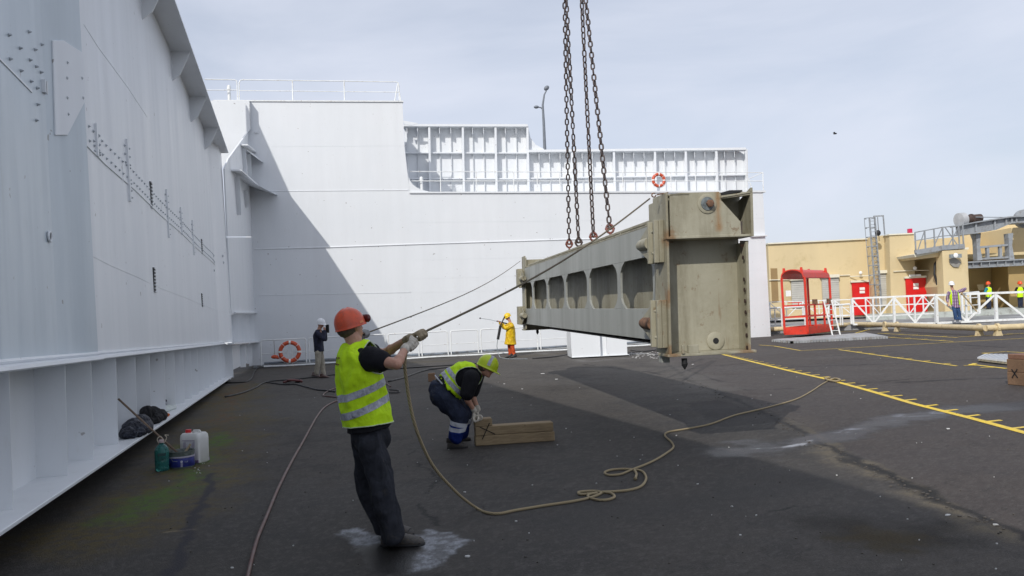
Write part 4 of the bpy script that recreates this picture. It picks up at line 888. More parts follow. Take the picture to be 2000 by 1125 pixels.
# near upper box: front plate with cut corner
fp = [(1308, 380), (1330, 376.5), (1404, 374.5), (1407.5, 378), (1408.5, 391), (1446, 432.5), (1448, 459), (1310, 466)]
MB().prism([NF(x, y, -.03) for x, y in fp], el * .025).build('front_plate', GIR, gi)
MB().prism([G(-.05, WW + .02, 1.36), G(.34, WW + .02, 1.36), G(.34, WW + .02, 1.80), G(-.05, WW + .02, 1.93)], ew * .03).build('side_flange', GIR, gi)
MB().prism([NF(1407, 388, -.04), NF(1466, 380, -.04), NF(1466, 377, -.04), NF(1430, 371, .2), NF(1407, 380, .1)], el * .02 - eu * .01).build('seat_plate', GIR, gi)
MB().prism([NF(1408, 386, -.05), NF(1468, 376, -.05), NF(1468, 373.5, -.05), NF(1408, 382, -.05)], el * .35).build('seat_plate', GIR, gi)
MB().prism([NF(1409, 381, -.02), NF(1450, 374, -.02), NF(1450, 371, -.02), NF(1425, 371.5, -.02), NF(1409, 376, -.02)], el * .3).build('rubber_pad', BLACK, gi)
MB().prism([NF(1446, 432, -.02), NF(1450, 432, -.02), NF(1450, 462, -.02), NF(1446, 462, -.02)], el * .3).build('web_plate', GIRD, gi)
gb(.02, .26, .03, .62, 1.87, 1.89, 'lid_strip', GIR); gb(-.03, .05, .03, .28, 1.86, 1.885, 'lid_strip', GIR)
MB().prism([NF(1446, 470, .01), NF(1462, 470, .01), NF(1459, 520, .22), NF(1450, 520, .25)], el * .02).build('corner_gusset', GIRD, gi)
# bosses
def boss(px, py, rings, holer, l=-.03):
    c = NF(px, py, l); o = MB().lathe(c + el * .02, -el, rings, 28).build('boss', GIR, gi, smooth=35); return c, o
c, o = boss(1381, 398, [(.115, 0), (.115, .03), (.10, .035), (.085, .035)], 0)
MB().lathe(c - el * .012, -el, [(.082, 0), (.078, .012), (.03, .016)], 24).build('pin_disc', paint('blue_grey_bearing', (.13, .15, .155), .4, .4, 20), o, smooth=35)
c2 = c + ew * .02 - eu * .0; MB().lathe(c2 - el * .02, -el, [(.045, 0), (.045, .045), (.03, .05)], 6).build('bolt', RUST, o)
c, o = boss(1397, 665.5, [(.108, 0), (.108, .035), (.10, .04), (.03, .04)], 0, l=.28)
MB().lathe(c - el * .015, -el, [(.036, 0), (.036, .01)], 18).build('hole', BLACK, o)
# bolt holes along the right flange
for y in (503, 546, 566, 588, 610, 634, 655, 679):
    p = SF(1450 + (y - 465) * .045, y, WW - .031); MB().lathe(p + ew * .0, -ew, [(.026, 0), (.026, .006)], 10).build('bolt_hole', paint('rusty_hole', (.04, .02, .015), .8, .3, 20), gi)
# lower bracket and locating spikes
gb(-.03, .04, .22, .34, .03, .125, 'foot_bracket'); gb(-.06, -.03, .13, .16, .03, .13, 'foot_bracket')
def spike(p): MB().lathe(p, -Z, [(.034, 0), (.034, .055), (.038, .06), (.032, .085), (.004, .13)], 12).build('locating_spike', BLACK, gi, smooth=35)
spike(NF(1336.5, 700, .05)); spike(G(LN - .15, .35, -.002))
# side brackets with pins
def lug(l0, h0_, h1_, s_=1, rust=False):
    m = GIR
    q = lambda l: l0 + s_ * l
    gb(min(q(-.02), q(.30)), max(q(-.02), q(.30)), -.055, 0, h0_, h1_, 'bracket_plate', m, .006)
    gb(min(q(.0), q(.05)), max(q(.0), q(.05)), -.11, -.055, h0_, h1_, 'bracket_rib', m, .004); gb(min(q(.24), q(.30)), max(q(.24), q(.30)), -.11, -.055, h0_, h1_, 'bracket_rib', m, .004)
    hm = (h0_ + h1_) / 2
    a, b = G(q(.30), -.07, hm), G(q(.72), -.07, hm)
    MB().tube([a, a.lerp(b, .2), a.lerp(b, .8), b], [.075, .078, .075, .06], 16).build('pin', RUST if rust else GIR, gi, smooth=35)
    for sg in (1, -1): MB().prism([G(q(.30), -.07, hm + sg * .06), G(q(.75), -.07, hm + sg * .05), G(q(.30), -.07, hm + sg * .22)], -ew * .015).build('pin_gusset', m, gi)
    for hh in (h0_ + .12, h1_ - .13):
        p = G(q(.14), -.055, hh); MB().lathe(p, -ew, [(.022, 0), (.022, .03), (.014, .035), (.014, .05)], 8).build('bolt', GIR, gi)
lug(.12, 1.10, 1.60); lug(.08, .10, .66, rust=True); lug(LN - .1, 1.10, 1.55, -1); lug(LN - .1, .15, .62, -1)
gb(LN - .02, LN + .28, -.12, .4, 1.15, 1.6, 'far_bracket'); gb(LN - .02, LN + .28, -.12, .4, .15, .62, 'far_bracket')
gb(.30, .42, .0, .10, -.09, .03, 'lower_stub', GIRG)
# ------------------------------------------------------------------ chains
LR = .0155
def linkmesh(L_=.150, W_=.098, r_=LR):
    m = MB(); pts = []
    for k in range(12):
        t_ = 2 * math.pi * k / 12; x = math.cos(t_) * (W_ / 2 - r_); z = math.sin(t_) * (W_ / 2 - r_); z += math.copysign((L_ - W_) / 2, z) if abs(z) > 1e-6 else 0; pts.append(V((x, 0, z)))
    m.tube(pts, r_, 6, closed=True); return m
lk = None; CH = paint('chain_steel', (.062, .042, .036), .55, .4, 20, .002, 90)
rng = random.Random(3)
chs = [((1112, 490), 17.5, (1101.5, -60), 16.0, 'leftmost'), ((1131, 488), 16.5, (1103, -60), 15.9, 'second from left'), ((1160, 478), 15.2, (1133, -60), 15.3, 'third from left'), ((1193, 463), 13.95, (1137.5, -60), 15.2, 'rightmost')]
for k, (a, da, b, db, lab) in enumerate(chs):
    p0 = atd(a[0], a[1], da); p1 = atd(b[0], b[1], db); d = p1 - p0; Ln = d.length; d.normalize()
    t = thing('lifting_chain', f'{lab} of the four heavy lifting chains holding the girder', 'chain', p0, 'four lifting chains')
    q0 = d.to_track_quat('Z', 'Y'); s_ = .20; i = 0; perp = d.cross(V((0, 1, 0))).normalized()
    bow = .0
    while s_ < Ln:
        ang = rng.uniform(-.3, .3) + (math.pi / 2 if i % 2 else 0) + .35 * k
        q = q0 @ Matrix.Rotation(ang, 3, 'Z').to_quaternion()
        if lk is None:
            lk = linkmesh().build('chain_link', CH, t, smooth='all'); lk.location = d * s_; lk.rotation_mode = 'QUATERNION'; lk.rotation_quaternion = q
            # mesh was stored relative to the thing: shift back to its own centre
            o0 = ORG[t.name]
            for v in lk.data.vertices: v.co = v.co + o0
        else: share(lk, 'chain_link', t, d * s_, q)
        s_ += .114; i += 1
    RSH = paint('red_shackle', (.16, .05, .035), .5, .4, 25)
    sh = MB(); R_ = .062
    c0 = p0 + d * .15; sh.tube([c0 + perp * (math.cos(t_) * R_) + d * (math.sin(t_) * R_ * 1.25) for t_ in [2 * math.pi * j / 14 for j in range(14)]], .02, 8, closed=True)
    o = sh.build('shackle', RSH if k != 1 else CH, t, smooth='all')
    MB().tube([c0 - perp * .085, c0 + perp * .085], .018, 8).build('shackle_pin', RSH if k != 1 else CH, t)
    sh = MB(); fr = V((0, 1, 0)); sh.tube([p0 + fr * (math.cos(t_) * .045) + d * (math.sin(t_) * .075) for t_ in [2 * math.pi * j / 12 for j in range(12)]], .017, 8, closed=True); sh.build('end_link', RSH, t, smooth='all')
# ------------------------------------------------------------------ people
SKIN = paint('sun_tanned_skin', (.50, .27, .185), .5, .08, 30, dirt=(.42, .19, .125), dirtamt=.3)
HAIR = paint('cropped_hair', (.085, .060, .042), .8, .3, 60, .002, 200)
def cloth(name, col, var=.12, rough=.85, fold=9.0, bump=.014, dirt=None, da=.1):
    if name in MC: return MC[name]
    n = NT(name); a = n.noise(fold, 4, .55, dist=.6); b = n.noise(fold * .45, 3, .5, stretch=(1.6, 1.6, .6), dist=1.2); f = n.noise(420, 2, .5)
    c = n.mix(n.ramp(a, .3, .7), tuple(x * (1 - var) for x in col), tuple(min(1, x * (1 + var)) for x in col))
    if dirt: c = n.mix(n.ramp(n.noise(fold * 1.6, 5, .7), .58 - da, .8 - da), c, dirt)
    h = n.math('ADD', n.math('ADD', n.math('MULTIPLY', a, .5), n.math('MULTIPLY', b, 1.0)), n.math('MULTIPLY', f, .02)); n.bump(h, bump * 2.5, .8)
    MC[name] = n.fin(c, rough, spec=.25); return MC[name]
VEST = cloth('hi_vis_yellow', (.58, .88, .014), .08, .7, 7, .016, (.42, .62, .02), .05)
STRP = cloth('reflective_tape', (.40, .41, .47), .28, .35, 26, .008)
BLK = cloth('black_cotton', (.010, .010, .013), .2); NAVY = cloth('navy_workwear', (.020, .026, .048), .25, .85, 8, .02, (.06, .058, .055), .02)
GLV = cloth('knitted_glove', (.56, .52, .45), .10, .95, 30, .002, (.40, .35, .27), .12); GLVD = cloth('dirty_knitted_glove', (.40, .33, .23), .18, .95, 25, .002, (.24, .19, .12), .2)
SHOE = paint('worn_work_shoe', (.055, .052, .050), .65, .4, 30, .002, 120, dirt=(.10, .08, .06), dirtamt=.4)
LACE = paint('grey_lace', (.16, .15, .14), .8)
def solid(mb, name, m, parent, vox=.010, sm=6, fold=0.0, fs=6.0, fdir=None, seed=0, raw=False, post=None):
    o0 = ORG[parent.name]; me = bpy.data.meshes.new(name); me.from_pydata([tuple(v - o0) for v in mb.v], [], mb.f); me.update()
    o = bpy.data.objects.new(name, me); COL.objects.link(o)
    r_ = o.modifiers.new('r', 'REMESH'); r_.mode = 'VOXEL'; r_.voxel_size = vox; r_.use_smooth_shade = True
    if sm: s_ = o.modifiers.new('s', 'SMOOTH'); s_.iterations = sm; s_.factor = .5
    dg = bpy.context.evaluated_depsgraph_get(); m2 = bpy.data.meshes.new_from_object(o.evaluated_get(dg)); m2.name = name
    o.modifiers.clear(); o.data = m2; bpy.data.meshes.remove(me)
    if fold:
        nrm = [v.normal.copy() for v in m2.vertices]; sd = V((seed * 3.7, seed * 1.3, 0))
        for v, nn in zip(m2.vertices, nrm):
            q = v.co * fs + sd; q2 = V((q.x * 1.3, q.y * 1.3, q.z * .55))
            a = 1 - abs(noise.noise(q2)) * 2.2; b = noise.noise(q * 2.3) ; v.co += nn * fold * (a * .8 + b * .35)
    if post: post(m2, o0)
    m2.materials.clear(); m2.materials.append(m); m2.polygons.foreach_set('use_smooth', [True] * len(m2.polygons)); m2.update()
    o.parent = parent; ORG[o.name] = o0; return o
def slab(src, name, m, parent, p, n_, off=.003, label=None):            # band of a garment between two cutting planes (p0,n0),(p1,n1)
    bm = bmesh.new(); bm.from_mesh(src.data); o0 = ORG[parent.name]
    for q, d in zip(p, n_):
        bmesh.ops.bisect_plane(bm, geom=bm.verts[:] + bm.edges[:] + bm.faces[:], plane_co=q - o0, plane_no=d, clear_outer=True, dist=1e-5)
    bm.normal_update()
    for v in bm.verts: v.co += v.normal * off
    me = bpy.data.meshes.new(name); bm.to_mesh(me); bm.free(); me.materials.clear(); me.materials.append(m); me.polygons.foreach_set('use_smooth', [True] * len(me.polygons))
    o = link(name, me, parent, label=label); ORG[o.name] = o0; return o
def limb(mb, pts, rr, n=14, flat=None):
    """tapered limb through joints with rounded ends"""
    pts = [V(p) for p in pts]; Q, RR = [], []
    for i in range(len(pts) - 1):
        for k in range(6):
            f = k / 6; Q.append(pts[i].lerp(pts[i + 1], f)); RR.append(rr[i] + (rr[i + 1] - rr[i]) * f)
    Q.append(pts[-1]); RR.append(rr[-1]); mb.tube(Q, RR, n)
    for p, r_ in zip(pts, rr): mb.ell(p, V((r_, 0, 0)), V((0, r_, 0)), V((0, 0, r_)), 12, 8)
    return mb
def fist(mb, wrist, c, gx, back, s=1.0, open_=1.0, fr=.0105, sgn=1):
    """gloved or bare hand gripping a rod through c along gx; back = from rod to the back of the hand; sgn = side the thumb is on"""
    gx = gx.normalized(); back = (back - gx * back.dot(gx)).normalized(); k_ = gx.cross(back); fr *= s
    kn = c + back * .032 * s
    mb.loft([(wrist, (kn - wrist).cross(gx).normalized() * .020 * s, gx * .030 * s), (wrist.lerp(kn, .5), back * .017 * s, gx * .040 * s), (kn, back * .016 * s, gx * .043 * s), (kn + (kn - wrist).normalized() * .012 * s, back * .012 * s, gx * .038 * s)], 14)
    d0 = (kn - wrist).normalized(); up_ = 1 if d0.dot(k_) > 0 else -1
    for i in range(4):
        o_ = gx * ((1.5 - i) * .0215 * s * sgn); ln = (.96, 1.05, 1.0, .85)[i]
        pts = [c + o_ + (back * math.cos(t_) + k_ * up_ * math.sin(t_)) * (.030 * s * (1.0 + .12 * math.sin(t_))) * ln for t_ in (R(5), R(50), R(100), R(150), R(195), R(225))]
        mb.tube(pts, [fr * 1.15, fr * 1.12, fr * 1.05, fr, fr * .92, fr * .75], 9)
        for p, q in ((pts[2], 1.12), (pts[-1], .8)): mb.ell(p, V((fr * q, 0, 0)), V((0, fr * q, 0)), V((0, 0, fr * q)), 8, 6)
    tb_ = wrist.lerp(kn, .45) + gx * .034 * s * sgn
    pts = [tb_, c + gx * .046 * s * sgn + (back * math.cos(R(-40)) + k_ * up_ * math.sin(R(-40))) * .034 * s, c + gx * .040 * s * sgn + (back * math.cos(R(-110)) + k_ * up_ * math.sin(R(-110))) * .030 * s, c + gx * .022 * s * sgn + (back * math.cos(R(-165)) + k_ * up_ * math.sin(R(-165))) * .030 * s]
    mb.tube(pts, [fr * 1.5, fr * 1.35, fr * 1.2, fr * .9], 9); mb.ell(pts[-1], V((fr, 0, 0)), V((0, fr, 0)), V((0, 0, fr)), 8, 6)
    return mb
def headmesh(mb, c, f, u, s=1.0, neck=None, tors=None, nr=.058):
    r_ = f.cross(u).normalized()
    mb.ell(c + u * .025 * s - f * .012 * s, r_ * .076 * s, f * .097 * s, u * .105 * s, 18, 12)
    mb.loft([(c + f * .018 * s - u * .02 * s, r_ * .066 * s, f * .075 * s), (c + f * .030 * s - u * .07 * s, r_ * .056 * s, f * .062 * s), (c + f * .040 * s - u * .105 * s, r_ * .036 * s, f * .042 * s)], 16)
    mb.loft([(c + f * .088 * s + u * .022 * s, r_ * .008 * s, f * .010 * s), (c + f * .097 * s - u * .005 * s, r_ * .012 * s, f * .016 * s), (c + f * .100 * s - u * .028 * s, r_ * .019 * s, f * .022 * s), (c + f * .086 * s - u * .036 * s, r_ * .016 * s, f * .012 * s)], 10)
    mb.ell(c + f * .083 * s - u * .062 * s, r_ * .024 * s, f * .011 * s, u * .010 * s, 10, 6)
    mb.ell(c + f * .078 * s - u * .095 * s, r_ * .020 * s, f * .016 * s, u * .014 * s, 10, 6)
    mb.ell(c + f * .075 * s + u * .036 * s, r_ * .052 * s, f * .016 * s, u * .010 * s, 10, 6)
    for sg in (1, -1):
        e = c + r_ * .076 * s * sg - f * .008 * s - u * .008 * s
        mb.ell(e, r_ * .014 * s, f * .021 * s, u * .034 * s, 10, 8)
    if neck is not None: limb(mb, [c - u * .05 * s - f * .015 * s, neck], [nr * s, nr * 1.08 * s])
def helmet(c, f, u, s, m, parent, stripe=None, tilt=0, band=None, peak=.045, nm='helmet'):
    r_ = f.cross(u).normalized(); q = Matrix.Rotation(tilt, 3, r_); f = q @ f; u = q @ u; c = c + u * .028 * s
    nu, nv = 28, 9; mb = MB(); A_, B_, C_ = .118 * s, .142 * s, .135 * s; vs = []; fs = []
    rows = []
    for i in range(nv + 1):
        t_ = R(90) * i / nv; rows.append((math.sin(t_) ** .92, math.cos(t_), 0))
    rows += [(1.01, -.12, 0), (1.02, -.24, 0), (1.06, -.28, 1), (1.05, -.31, 1), (.97, -.27, 0)]
    for (a, h_, rim) in rows:
        for k in range(nu):
            t_ = 2 * math.pi * k / nu; fx_ = math.cos(t_); ex_ = (peak * s * max(0, fx_) ** 3 * 1.0) * rim; rg_ = (.006 * s * math.exp(-(math.sin(t_) / .18) ** 2) if 0 < a < .99 and not rim else 0)
            vs.append(c + r_ * math.sin(t_) * A_ * a + f * (fx_ * B_ * a + ex_) + u * (h_ * C_ + rg_ - ex_ * .25))
    for i in range(len(rows) - 1):
        for k in range(nu): l = (k + 1) % nu; fs.append((i * nu + k, i * nu + l, (i + 1) * nu + l, (i + 1) * nu + k))
    mb.add(vs, fs); o = mb.build(nm, m, parent, smooth=55)
    if stripe:
        ms_ = MB(); w_ = .022 * s; vs = []
        for i in range(17):
            t_ = R(-88 + 176 * i / 16); ct = math.cos(t_); st = math.sin(t_)
            for sd in (-1, 1): vs.append(c + (r_ * st * A_ + u * ct * C_) * 1.012 + f * (sd * w_ + .02 * s))
        ms_.add(vs, [(2 * i, 2 * i + 1, 2 * i + 3, 2 * i + 2) for i in range(16)]); ms_.build('reflective_band', STRP, o, smooth='all')
    if band: MB().prism([c + r_ * .112 * s + f * .01 * s - u * .02 * s, c + r_ * .114 * s + f * .05 * s - u * .02 * s, c + r_ * .112 * s + f * .05 * s + u * 0, c + r_ * .11 * s + f * .01 * s + u * 0], r_ * .01 * s).build('sticker', band, o)
    return o, c, f, u
def shoe(foot, toe, m, parent, s=1.0, up=None):
    """shoe with heel at foot and tip at toe (both at sole level)"""
    d = (toe - foot); L_ = d.length; d.normalize(); sd = d.cross(Z).normalized(); mb = MB(); h_ = Z
    def rg(f, w_, h1): return (foot + d * L_ * f + h_ * h1 / 2, sd * w_, h_ * h1 / 2)
    mb.loft([rg(-.10, .018 * s, .05 * s), rg(-.04, .034 * s, .085 * s), rg(.12, .040 * s, .11 * s), rg(.3, .040 * s, .105 * s), rg(.5, .044 * s, .078 * s), rg(.75, .050 * s, .062 * s), rg(.93, .044 * s, .050 * s), rg(1.03, .020 * s, .032 * s)], 16, sq=2.6)
    o = mb.build('shoe', m, parent, smooth='all')
    ml = MB(); ml.loft([(foot + d * L_ * f + h_ * .008 * s * 1.0, sd * w_ * s, h_ * .0085 * s) for f, w_ in ((-.11, .02), (-.03, .038), (.3, .042), (.72, .053), (.95, .046), (1.05, .018))], 14, sq=4); ml.build('sole', BLACK, o, smooth=40)
    mt = MB(); mt.tube([foot + d * L_ * .93 + sd * w_ * s + h_ * z_ for w_, z_ in ((-.038, .018), (-.03, .042), (0, .052), (.03, .042), (.038, .018))], .006 * s, 6); mt.build('toe_seam', BLACK, o, smooth='all')
    for k in range(4):
        a = foot + d * L_ * (.30 + k * .09) + h_ * (.108 - k * .011) * s; mt = MB(); mt.tube([a - sd * .024 * s - h_ * .008, a + h_ * .002, a + sd * .024 * s - h_ * .008], .0035 * s, 5); mt.build('lace', LACE, o)
    mc = MB(); c0 = foot + d * L_ * .12; mc.loft([(c0 + h_ * .07 * s, sd * .040 * s, d * .055 * s), (c0 + h_ * .12 * s, sd * .042 * s, d * .052 * s), (c0 + h_ * .128 * s, sd * .040 * s, d * .050 * s)], 14); mc.build('collar', m, o, smooth='all')
    return o

# ---- generic dressed figure, joints given as points
def figure(t, J, D, vox=.012):
    """J: joints; D: clothing description"""
    s = D.get('s', 1.0); f = D['f'].normalized(); hf = D.get('hf', f).normalized(); hu = D.get('hu', V((0, 0, 1))).normalized(); hf = (hf - hu * hf.dot(hu)).normalized()
    ac = D['ac'].normalized(); fd = D.get('fd', vox * .0)
    P_ = {k: V(v) for k, v in J.items()}
    body = MB(); headmesh(body, P_['head'], hf, hu, s, P_['neck'])
    limb(body, [P_['neck'], P_['chest'], P_['pelvis']], [.06 * s, .11 * s, .10 * s])
    for sd in ('r', 'l'):
        limb(body, [P_['chest'].lerp(P_['sh' + sd], .3), P_['sh' + sd], P_['el' + sd], P_['wr' + sd]], [.06 * s, .052 * s, .040 * s, .027 * s])
        fa = P_['el' + sd].lerp(P_['wr' + sd], .25); rr_ = .043 * s; body.ell(fa, V((rr_, 0, 0)), V((0, rr_, 0)), V((0, 0, rr_)), 12, 8)
        limb(body, [P_['pelvis'], P_['hip' + sd], P_['kn' + sd], P_['an' + sd]], [.08 * s, .07 * s, .05 * s, .035 * s])
        if not D.get('gloves'): D['hand'](body, sd, P_)
    solid(body, 'body', SKIN, t, vox, 4)
    # trousers
    tr = MB(); ta = ac; tf = ta.cross(V((0, 0, 1))).normalized() if abs(ta.z) < .9 else f
    hw = D.get('hipw', .165) * s; pd = D.get('hipd', .115) * s; pu = (P_['chest'] - P_['pelvis']).normalized(); pf = ta.cross(pu).normalized()
    tr.loft([(P_['pelvis'] + pu * .10 * s, ta * hw * .92, pf * pd * .92), (P_['pelvis'] + pu * .02 * s, ta * hw, pf * pd * 1.0), (P_['pelvis'] - pu * .07 * s, ta * hw * .98, pf * pd * 1.05), (P_['pelvis'] - pu * .13 * s, ta * hw * .8, pf * pd * .8)], 18, sq=2.3)
    tw = D.get('leg', (.098, .082, .068, .066))
    for sd in ('r', 'l'):
        a, b, c_ = P_['hip' + sd], P_['kn' + sd], P_['an' + sd]
        limb(tr, [a, a.lerp(b, .5), b, b.lerp(c_, .6), c_], [tw[0] * s, (tw[0] + tw[1]) / 2 * s, tw[1] * s, tw[2] * s, tw[3] * s])
    if D.get('coat') is None or True:
        trs = solid(tr, 'trousers', D['trm'], t, vox, 5, D.get('tfold', .006), 7 / s, seed=D.get('seed', 1), post=D.get('tpost'))
    # top garment with sleeves
    def torso(g_, w_=1.0, neck_h=.0, hem=None, dp=1.0, sh=1.0):
        c0, p0 = P_['chest'], P_['pelvis']; up_ = (c0 - p0).normalized(); ff = ac.cross(up_).normalized(); nk = P_['neck']; L_ = (c0 - p0).length
        shc = P_.get('shc', (P_['shr'] + P_['shl']) / 2); cw = D.get('chw', .185) * s; cd = D.get('chd', .125) * s; bw = D.get('blw', .165) * s; bd_ = D.get('bld', .125) * s; hm = hem if hem is not None else .12
        rg = [(p0 - up_ * hm * s, ac * (D.get('hemw', .175) * s + g_) * w_, ff * (D.get('hemd', .13) * s + g_) * dp), (p0 + up_ * .06 * s, ac * (bw + g_) * w_, ff * (bd_ + g_) * dp), (p0.lerp(c0, .55), ac * (bw + g_) * w_, ff * (bd_ * 1.0 + g_) * dp),
              (c0, ac * (cw + g_) * w_, ff * (cd + g_) * dp), (shc - up_ * .06 * s, ac * (cw * 1.0 + g_) * w_, ff * (cd * .95 + g_) * dp), (shc + up_ * .005 * s, ac * (cw * .86 + g_) * sh, ff * (cd * D.get('shd', .62) + g_)), (shc.lerp(nk, .55) + up_ * .025 * s, ac * (.085 * s + g_), ff * (.075 * s + g_))]
        return rg
    sl_ = D.get('sleeve', .5); sm_ = MB(); sm_.loft(torso(.004 * s, hem=D.get('shirt_hem', .10)), 22, sq=2.25)
    for sd in ('r', 'l'):
        a, b, c_ = P_['sh' + sd], P_['el' + sd], P_['wr' + sd]
        sr = D.get('slr', (.075, .070, .055))
        if sl_ <= 1: e = a.lerp(b, sl_); limb(sm_, [P_['chest'].lerp(a, .55), a, e], [.08 * s, sr[0] * s, sr[1] * s])
        else: limb(sm_, [P_['chest'].lerp(a, .55), a, b, b.lerp(c_, sl_ - 1)], [.08 * s, sr[0] * s, sr[1] * s, sr[2] * s])
    shirt = solid(sm_, D.get('topname', 'shirt'), D['topm'], t, vox, 4, D.get('sfold', .004), 8 / s, seed=5 + D.get('seed', 1))
    vest = None
    if D.get('vest'):
        vm_ = MB(); vm_.loft(torso(D.get('vg', .022) * s, hem=D.get('vhem', .14)), 26, sq=2.2)
        vest = solid(vm_, 'vest', D['vest'], t, vox * .9, 5, D.get('vfold', .007), D.get('vfs', 5.5) / s, seed=9 + D.get('seed', 1), post=D.get('vpost'))
    return trs, shirt, vest
def ghand(m, J_, sd, c, gx, back, t, s=1.0, vox=.0055, sgn=1, name='glove', cuff=True):
    mb = MB(); fist(mb, J_['wr' + sd], c, gx, back, s, sgn=sgn, fr=.0118)
    if cuff: limb(mb, [J_['wr' + sd].lerp(J_['el' + sd], .16), J_['wr' + sd]], [.034 * s, .031 * s])
    return solid(mb, name, m, t, vox, 3)

# ================= front worker pulling the rope
DF = 6.15
p = lambda x, y, dd=0.0: atd(x, y, DF + dd)
w1 = thing('person', 'worker in orange helmet and yellow-green vest leaning back, pulling the rope with both gloved hands', 'person', g(765, 1068))
fdir = V((.90, .43, 0)).normalized(); acr = V((fdir.y, -fdir.x, 0))         # acr: towards his right (camera side)
J = dict(head=p(685, 637, .05), neck=p(692, 668, .04), chest=p(700, 732, .05), shc=p(697, 690, .05), pelvis=p(722, 842, .06), shr=p(724, 700, -.13), shl=p(706, 690, .25), elr=p(775, 712, -.26), ell=p(752, 690, .32), wrr=p(793, 678, -.05), wrl=p(801, 659, .12),
         hipr=p(726, 868, -.05), hipl=p(712, 868, .19), knr=p(748, 958, -.06), knl=p(722, 955, .20), anr=g(764, 1060, .09), anl=g(762, 1040, .09))
J['anr'] = p(766, 1045, -.06); J['anl'] = p(757, 1034, .22)
rope_hand_far = p(823, 655, .10); rope_hand_near = p(803, 673, -.02)
ORNG = paint('orange_helmet', (.64, .085, .028), .33, .10, 16, dirt=(.45, .075, .035), dirtamt=.25)
def vpost1(me, o0):
    # cut the arm hole on the near side
    hp_ = p(722, 829, 0); n1 = (J['pelvis'] - J['chest']).normalized() + fdir * -.10 + V((0, 0, 0)); cutter([hp_], [n1.normalized()])(me, o0)
    c = p(735, 697, -.3) - o0; bm = bmesh.new(); bm.from_mesh(me); k = []
    ra, rb = RT, UP
    for f_ in bm.faces:
        q = f_.calc_center_median(); d = q - c
        if f_.normal.dot(acr) < -.1: continue
        a, b = d.dot(ra) / .125, d.dot(rb) / .150
        a2 = a + b * .12
        if a2 * a2 + b * b < 1: k.append(f_)
    bmesh.ops.delete(bm, geom=k, context='FACES')
    for v in bm.verts:
        if v.is_boundary:
            pass
    for _ in range(4):
        bv = [v for v in bm.verts if v.is_boundary]; new = {}
        for v in bv:
            nb = [e.other_vert(v).co for e in v.link_edges if e.is_boundary]
            if len(nb) == 2: new[v] = v.co * .4 + (nb[0] + nb[1]) * .3
        for v, q in new.items(): v.co = q
    bm.to_mesh(me); bm.free()
def cutter(co_, no_):
    def f_(me, o0):
        bm = bmesh.new(); bm.from_mesh(me)
        for c_, n_ in zip(co_, no_): bmesh.ops.bisect_plane(bm, geom=bm.verts[:] + bm.edges[:] + bm.faces[:], plane_co=c_ - o0, plane_no=n_, clear_outer=True, dist=1e-5)
        bm.to_mesh(me); bm.free()
    return f_
def piping(o, par, name, m, r_=.0045):
    """thin edging along every open edge of a garment"""
    bm = bmesh.new(); bm.from_mesh(o.data); o0 = ORG[par.name]; seen = set(); mb = MB()
    for e in [e for e in bm.edges if e.is_boundary]:
        if e in seen: continue
        loop = [e.verts[0]]; cur = e.verts[1]; pe = e; seen.add(e)
        while cur is not loop[0]:
            loop.append(cur); nx_ = [q for q in cur.link_edges if q.is_boundary and q not in seen]
            if not nx_: break
            seen.add(nx_[0]); cur = nx_[0].other_vert(cur)
        if len(loop) > 12: mb.tube([v.co + v.normal * .002 + o0 for v in loop[::2]], r_, 6, closed=True)
    bm.free(); return mb.build(name, m, par, smooth='all') if mb.v else None
D = dict(shirt_hem=-.02, tpost=cutter([V((0, 0, .040))], [V((0, 0, -1))]), f=fdir, ac=acr, shd=.85, hf=V((.62, .80, .0)), hu=V((-.10, .04, 1)), s=1.0, gloves=True, trm=cloth('dark_trousers', (.026, .028, .036), .3, .85, 8, .02, (.06, .055, .05), .02), topm=BLK, sleeve=.42, slr=(.092, .078, .05), vest=VEST, vg=.020, vhem=.11, vpost=vpost1, leg=(.094, .090, .080, .084),
         hemw=.185, hemd=.160, blw=.165, bld=.15, chw=.195, chd=.135, hipd=.125, hipw=.155, tfold=.022, vfold=.024, vfs=6.5, seed=2)
trs, shirt, vest = figure(w1, J, D, .0095)
PIPE = paint('vest_edging', (.52, .60, .40), .7, .1, 20)
piping(vest, vest, 'edging', PIPE)
# reflective tape on the vest
def tape(vest_, par, pts, nm='reflective_stripe', off=.003, m=STRP):
    """pts: ((x,y),(x,y)) upper edge and lower edge of the band in the picture, planes through the view line"""
    (a, b), (c_, d) = pts
    def pl_(q0, q1): n_ = (ray(*q1)).cross(ray(*q0)).normalized(); return C0, n_
    p0, n0 = pl_(a, b); p1, n1 = pl_(c_, d)
    return slab(vest_, nm, m, par, (p0, p1), (n0, -n1), off)
def tapeax(vest_, par, c_, ax, hw, nm='reflective_stripe', off=.003, m=STRP):
    return slab(vest_, nm, m, par, (c_ + ax * hw, c_ - ax * hw), (ax, -ax), off)
sp = (J['chest'] - J['pelvis']).normalized(); tl = (sp - fdir * .10 + acr * -.02).normalized()
tapeax(vest, vest, p(712, 760, 0), (sp + fdir * -.20).normalized(), .026); tapeax(vest, vest, p(716, 794, 0), (sp + fdir * -.22).normalized(), .026)
hemp = p(722, 832, 0)
solid_g1 = ghand(GLV, J, 'r', rope_hand_near, p(833, 647, .12) - p(793, 690, -.05), V((-.45, -.9, .25)), w1, 1.08, .005)
solid_g2 = ghand(GLVD, J, 'l', rope_hand_far, p(900, 610, .3) - p(823, 655, .10), V((-.25, -.1, .95)), w1, .98, .005, sgn=-1)
helmet(J['head'] + V((.0, -.01, .0)), V(D['hf']).normalized(), V((-.10, .04, 1)).normalized(), .87, ORNG, w1, tilt=R(12), band=paint('orange_sticker', (.8, .25, .1), .4), peak=.012)
hfp = V(D['hf']).normalized()
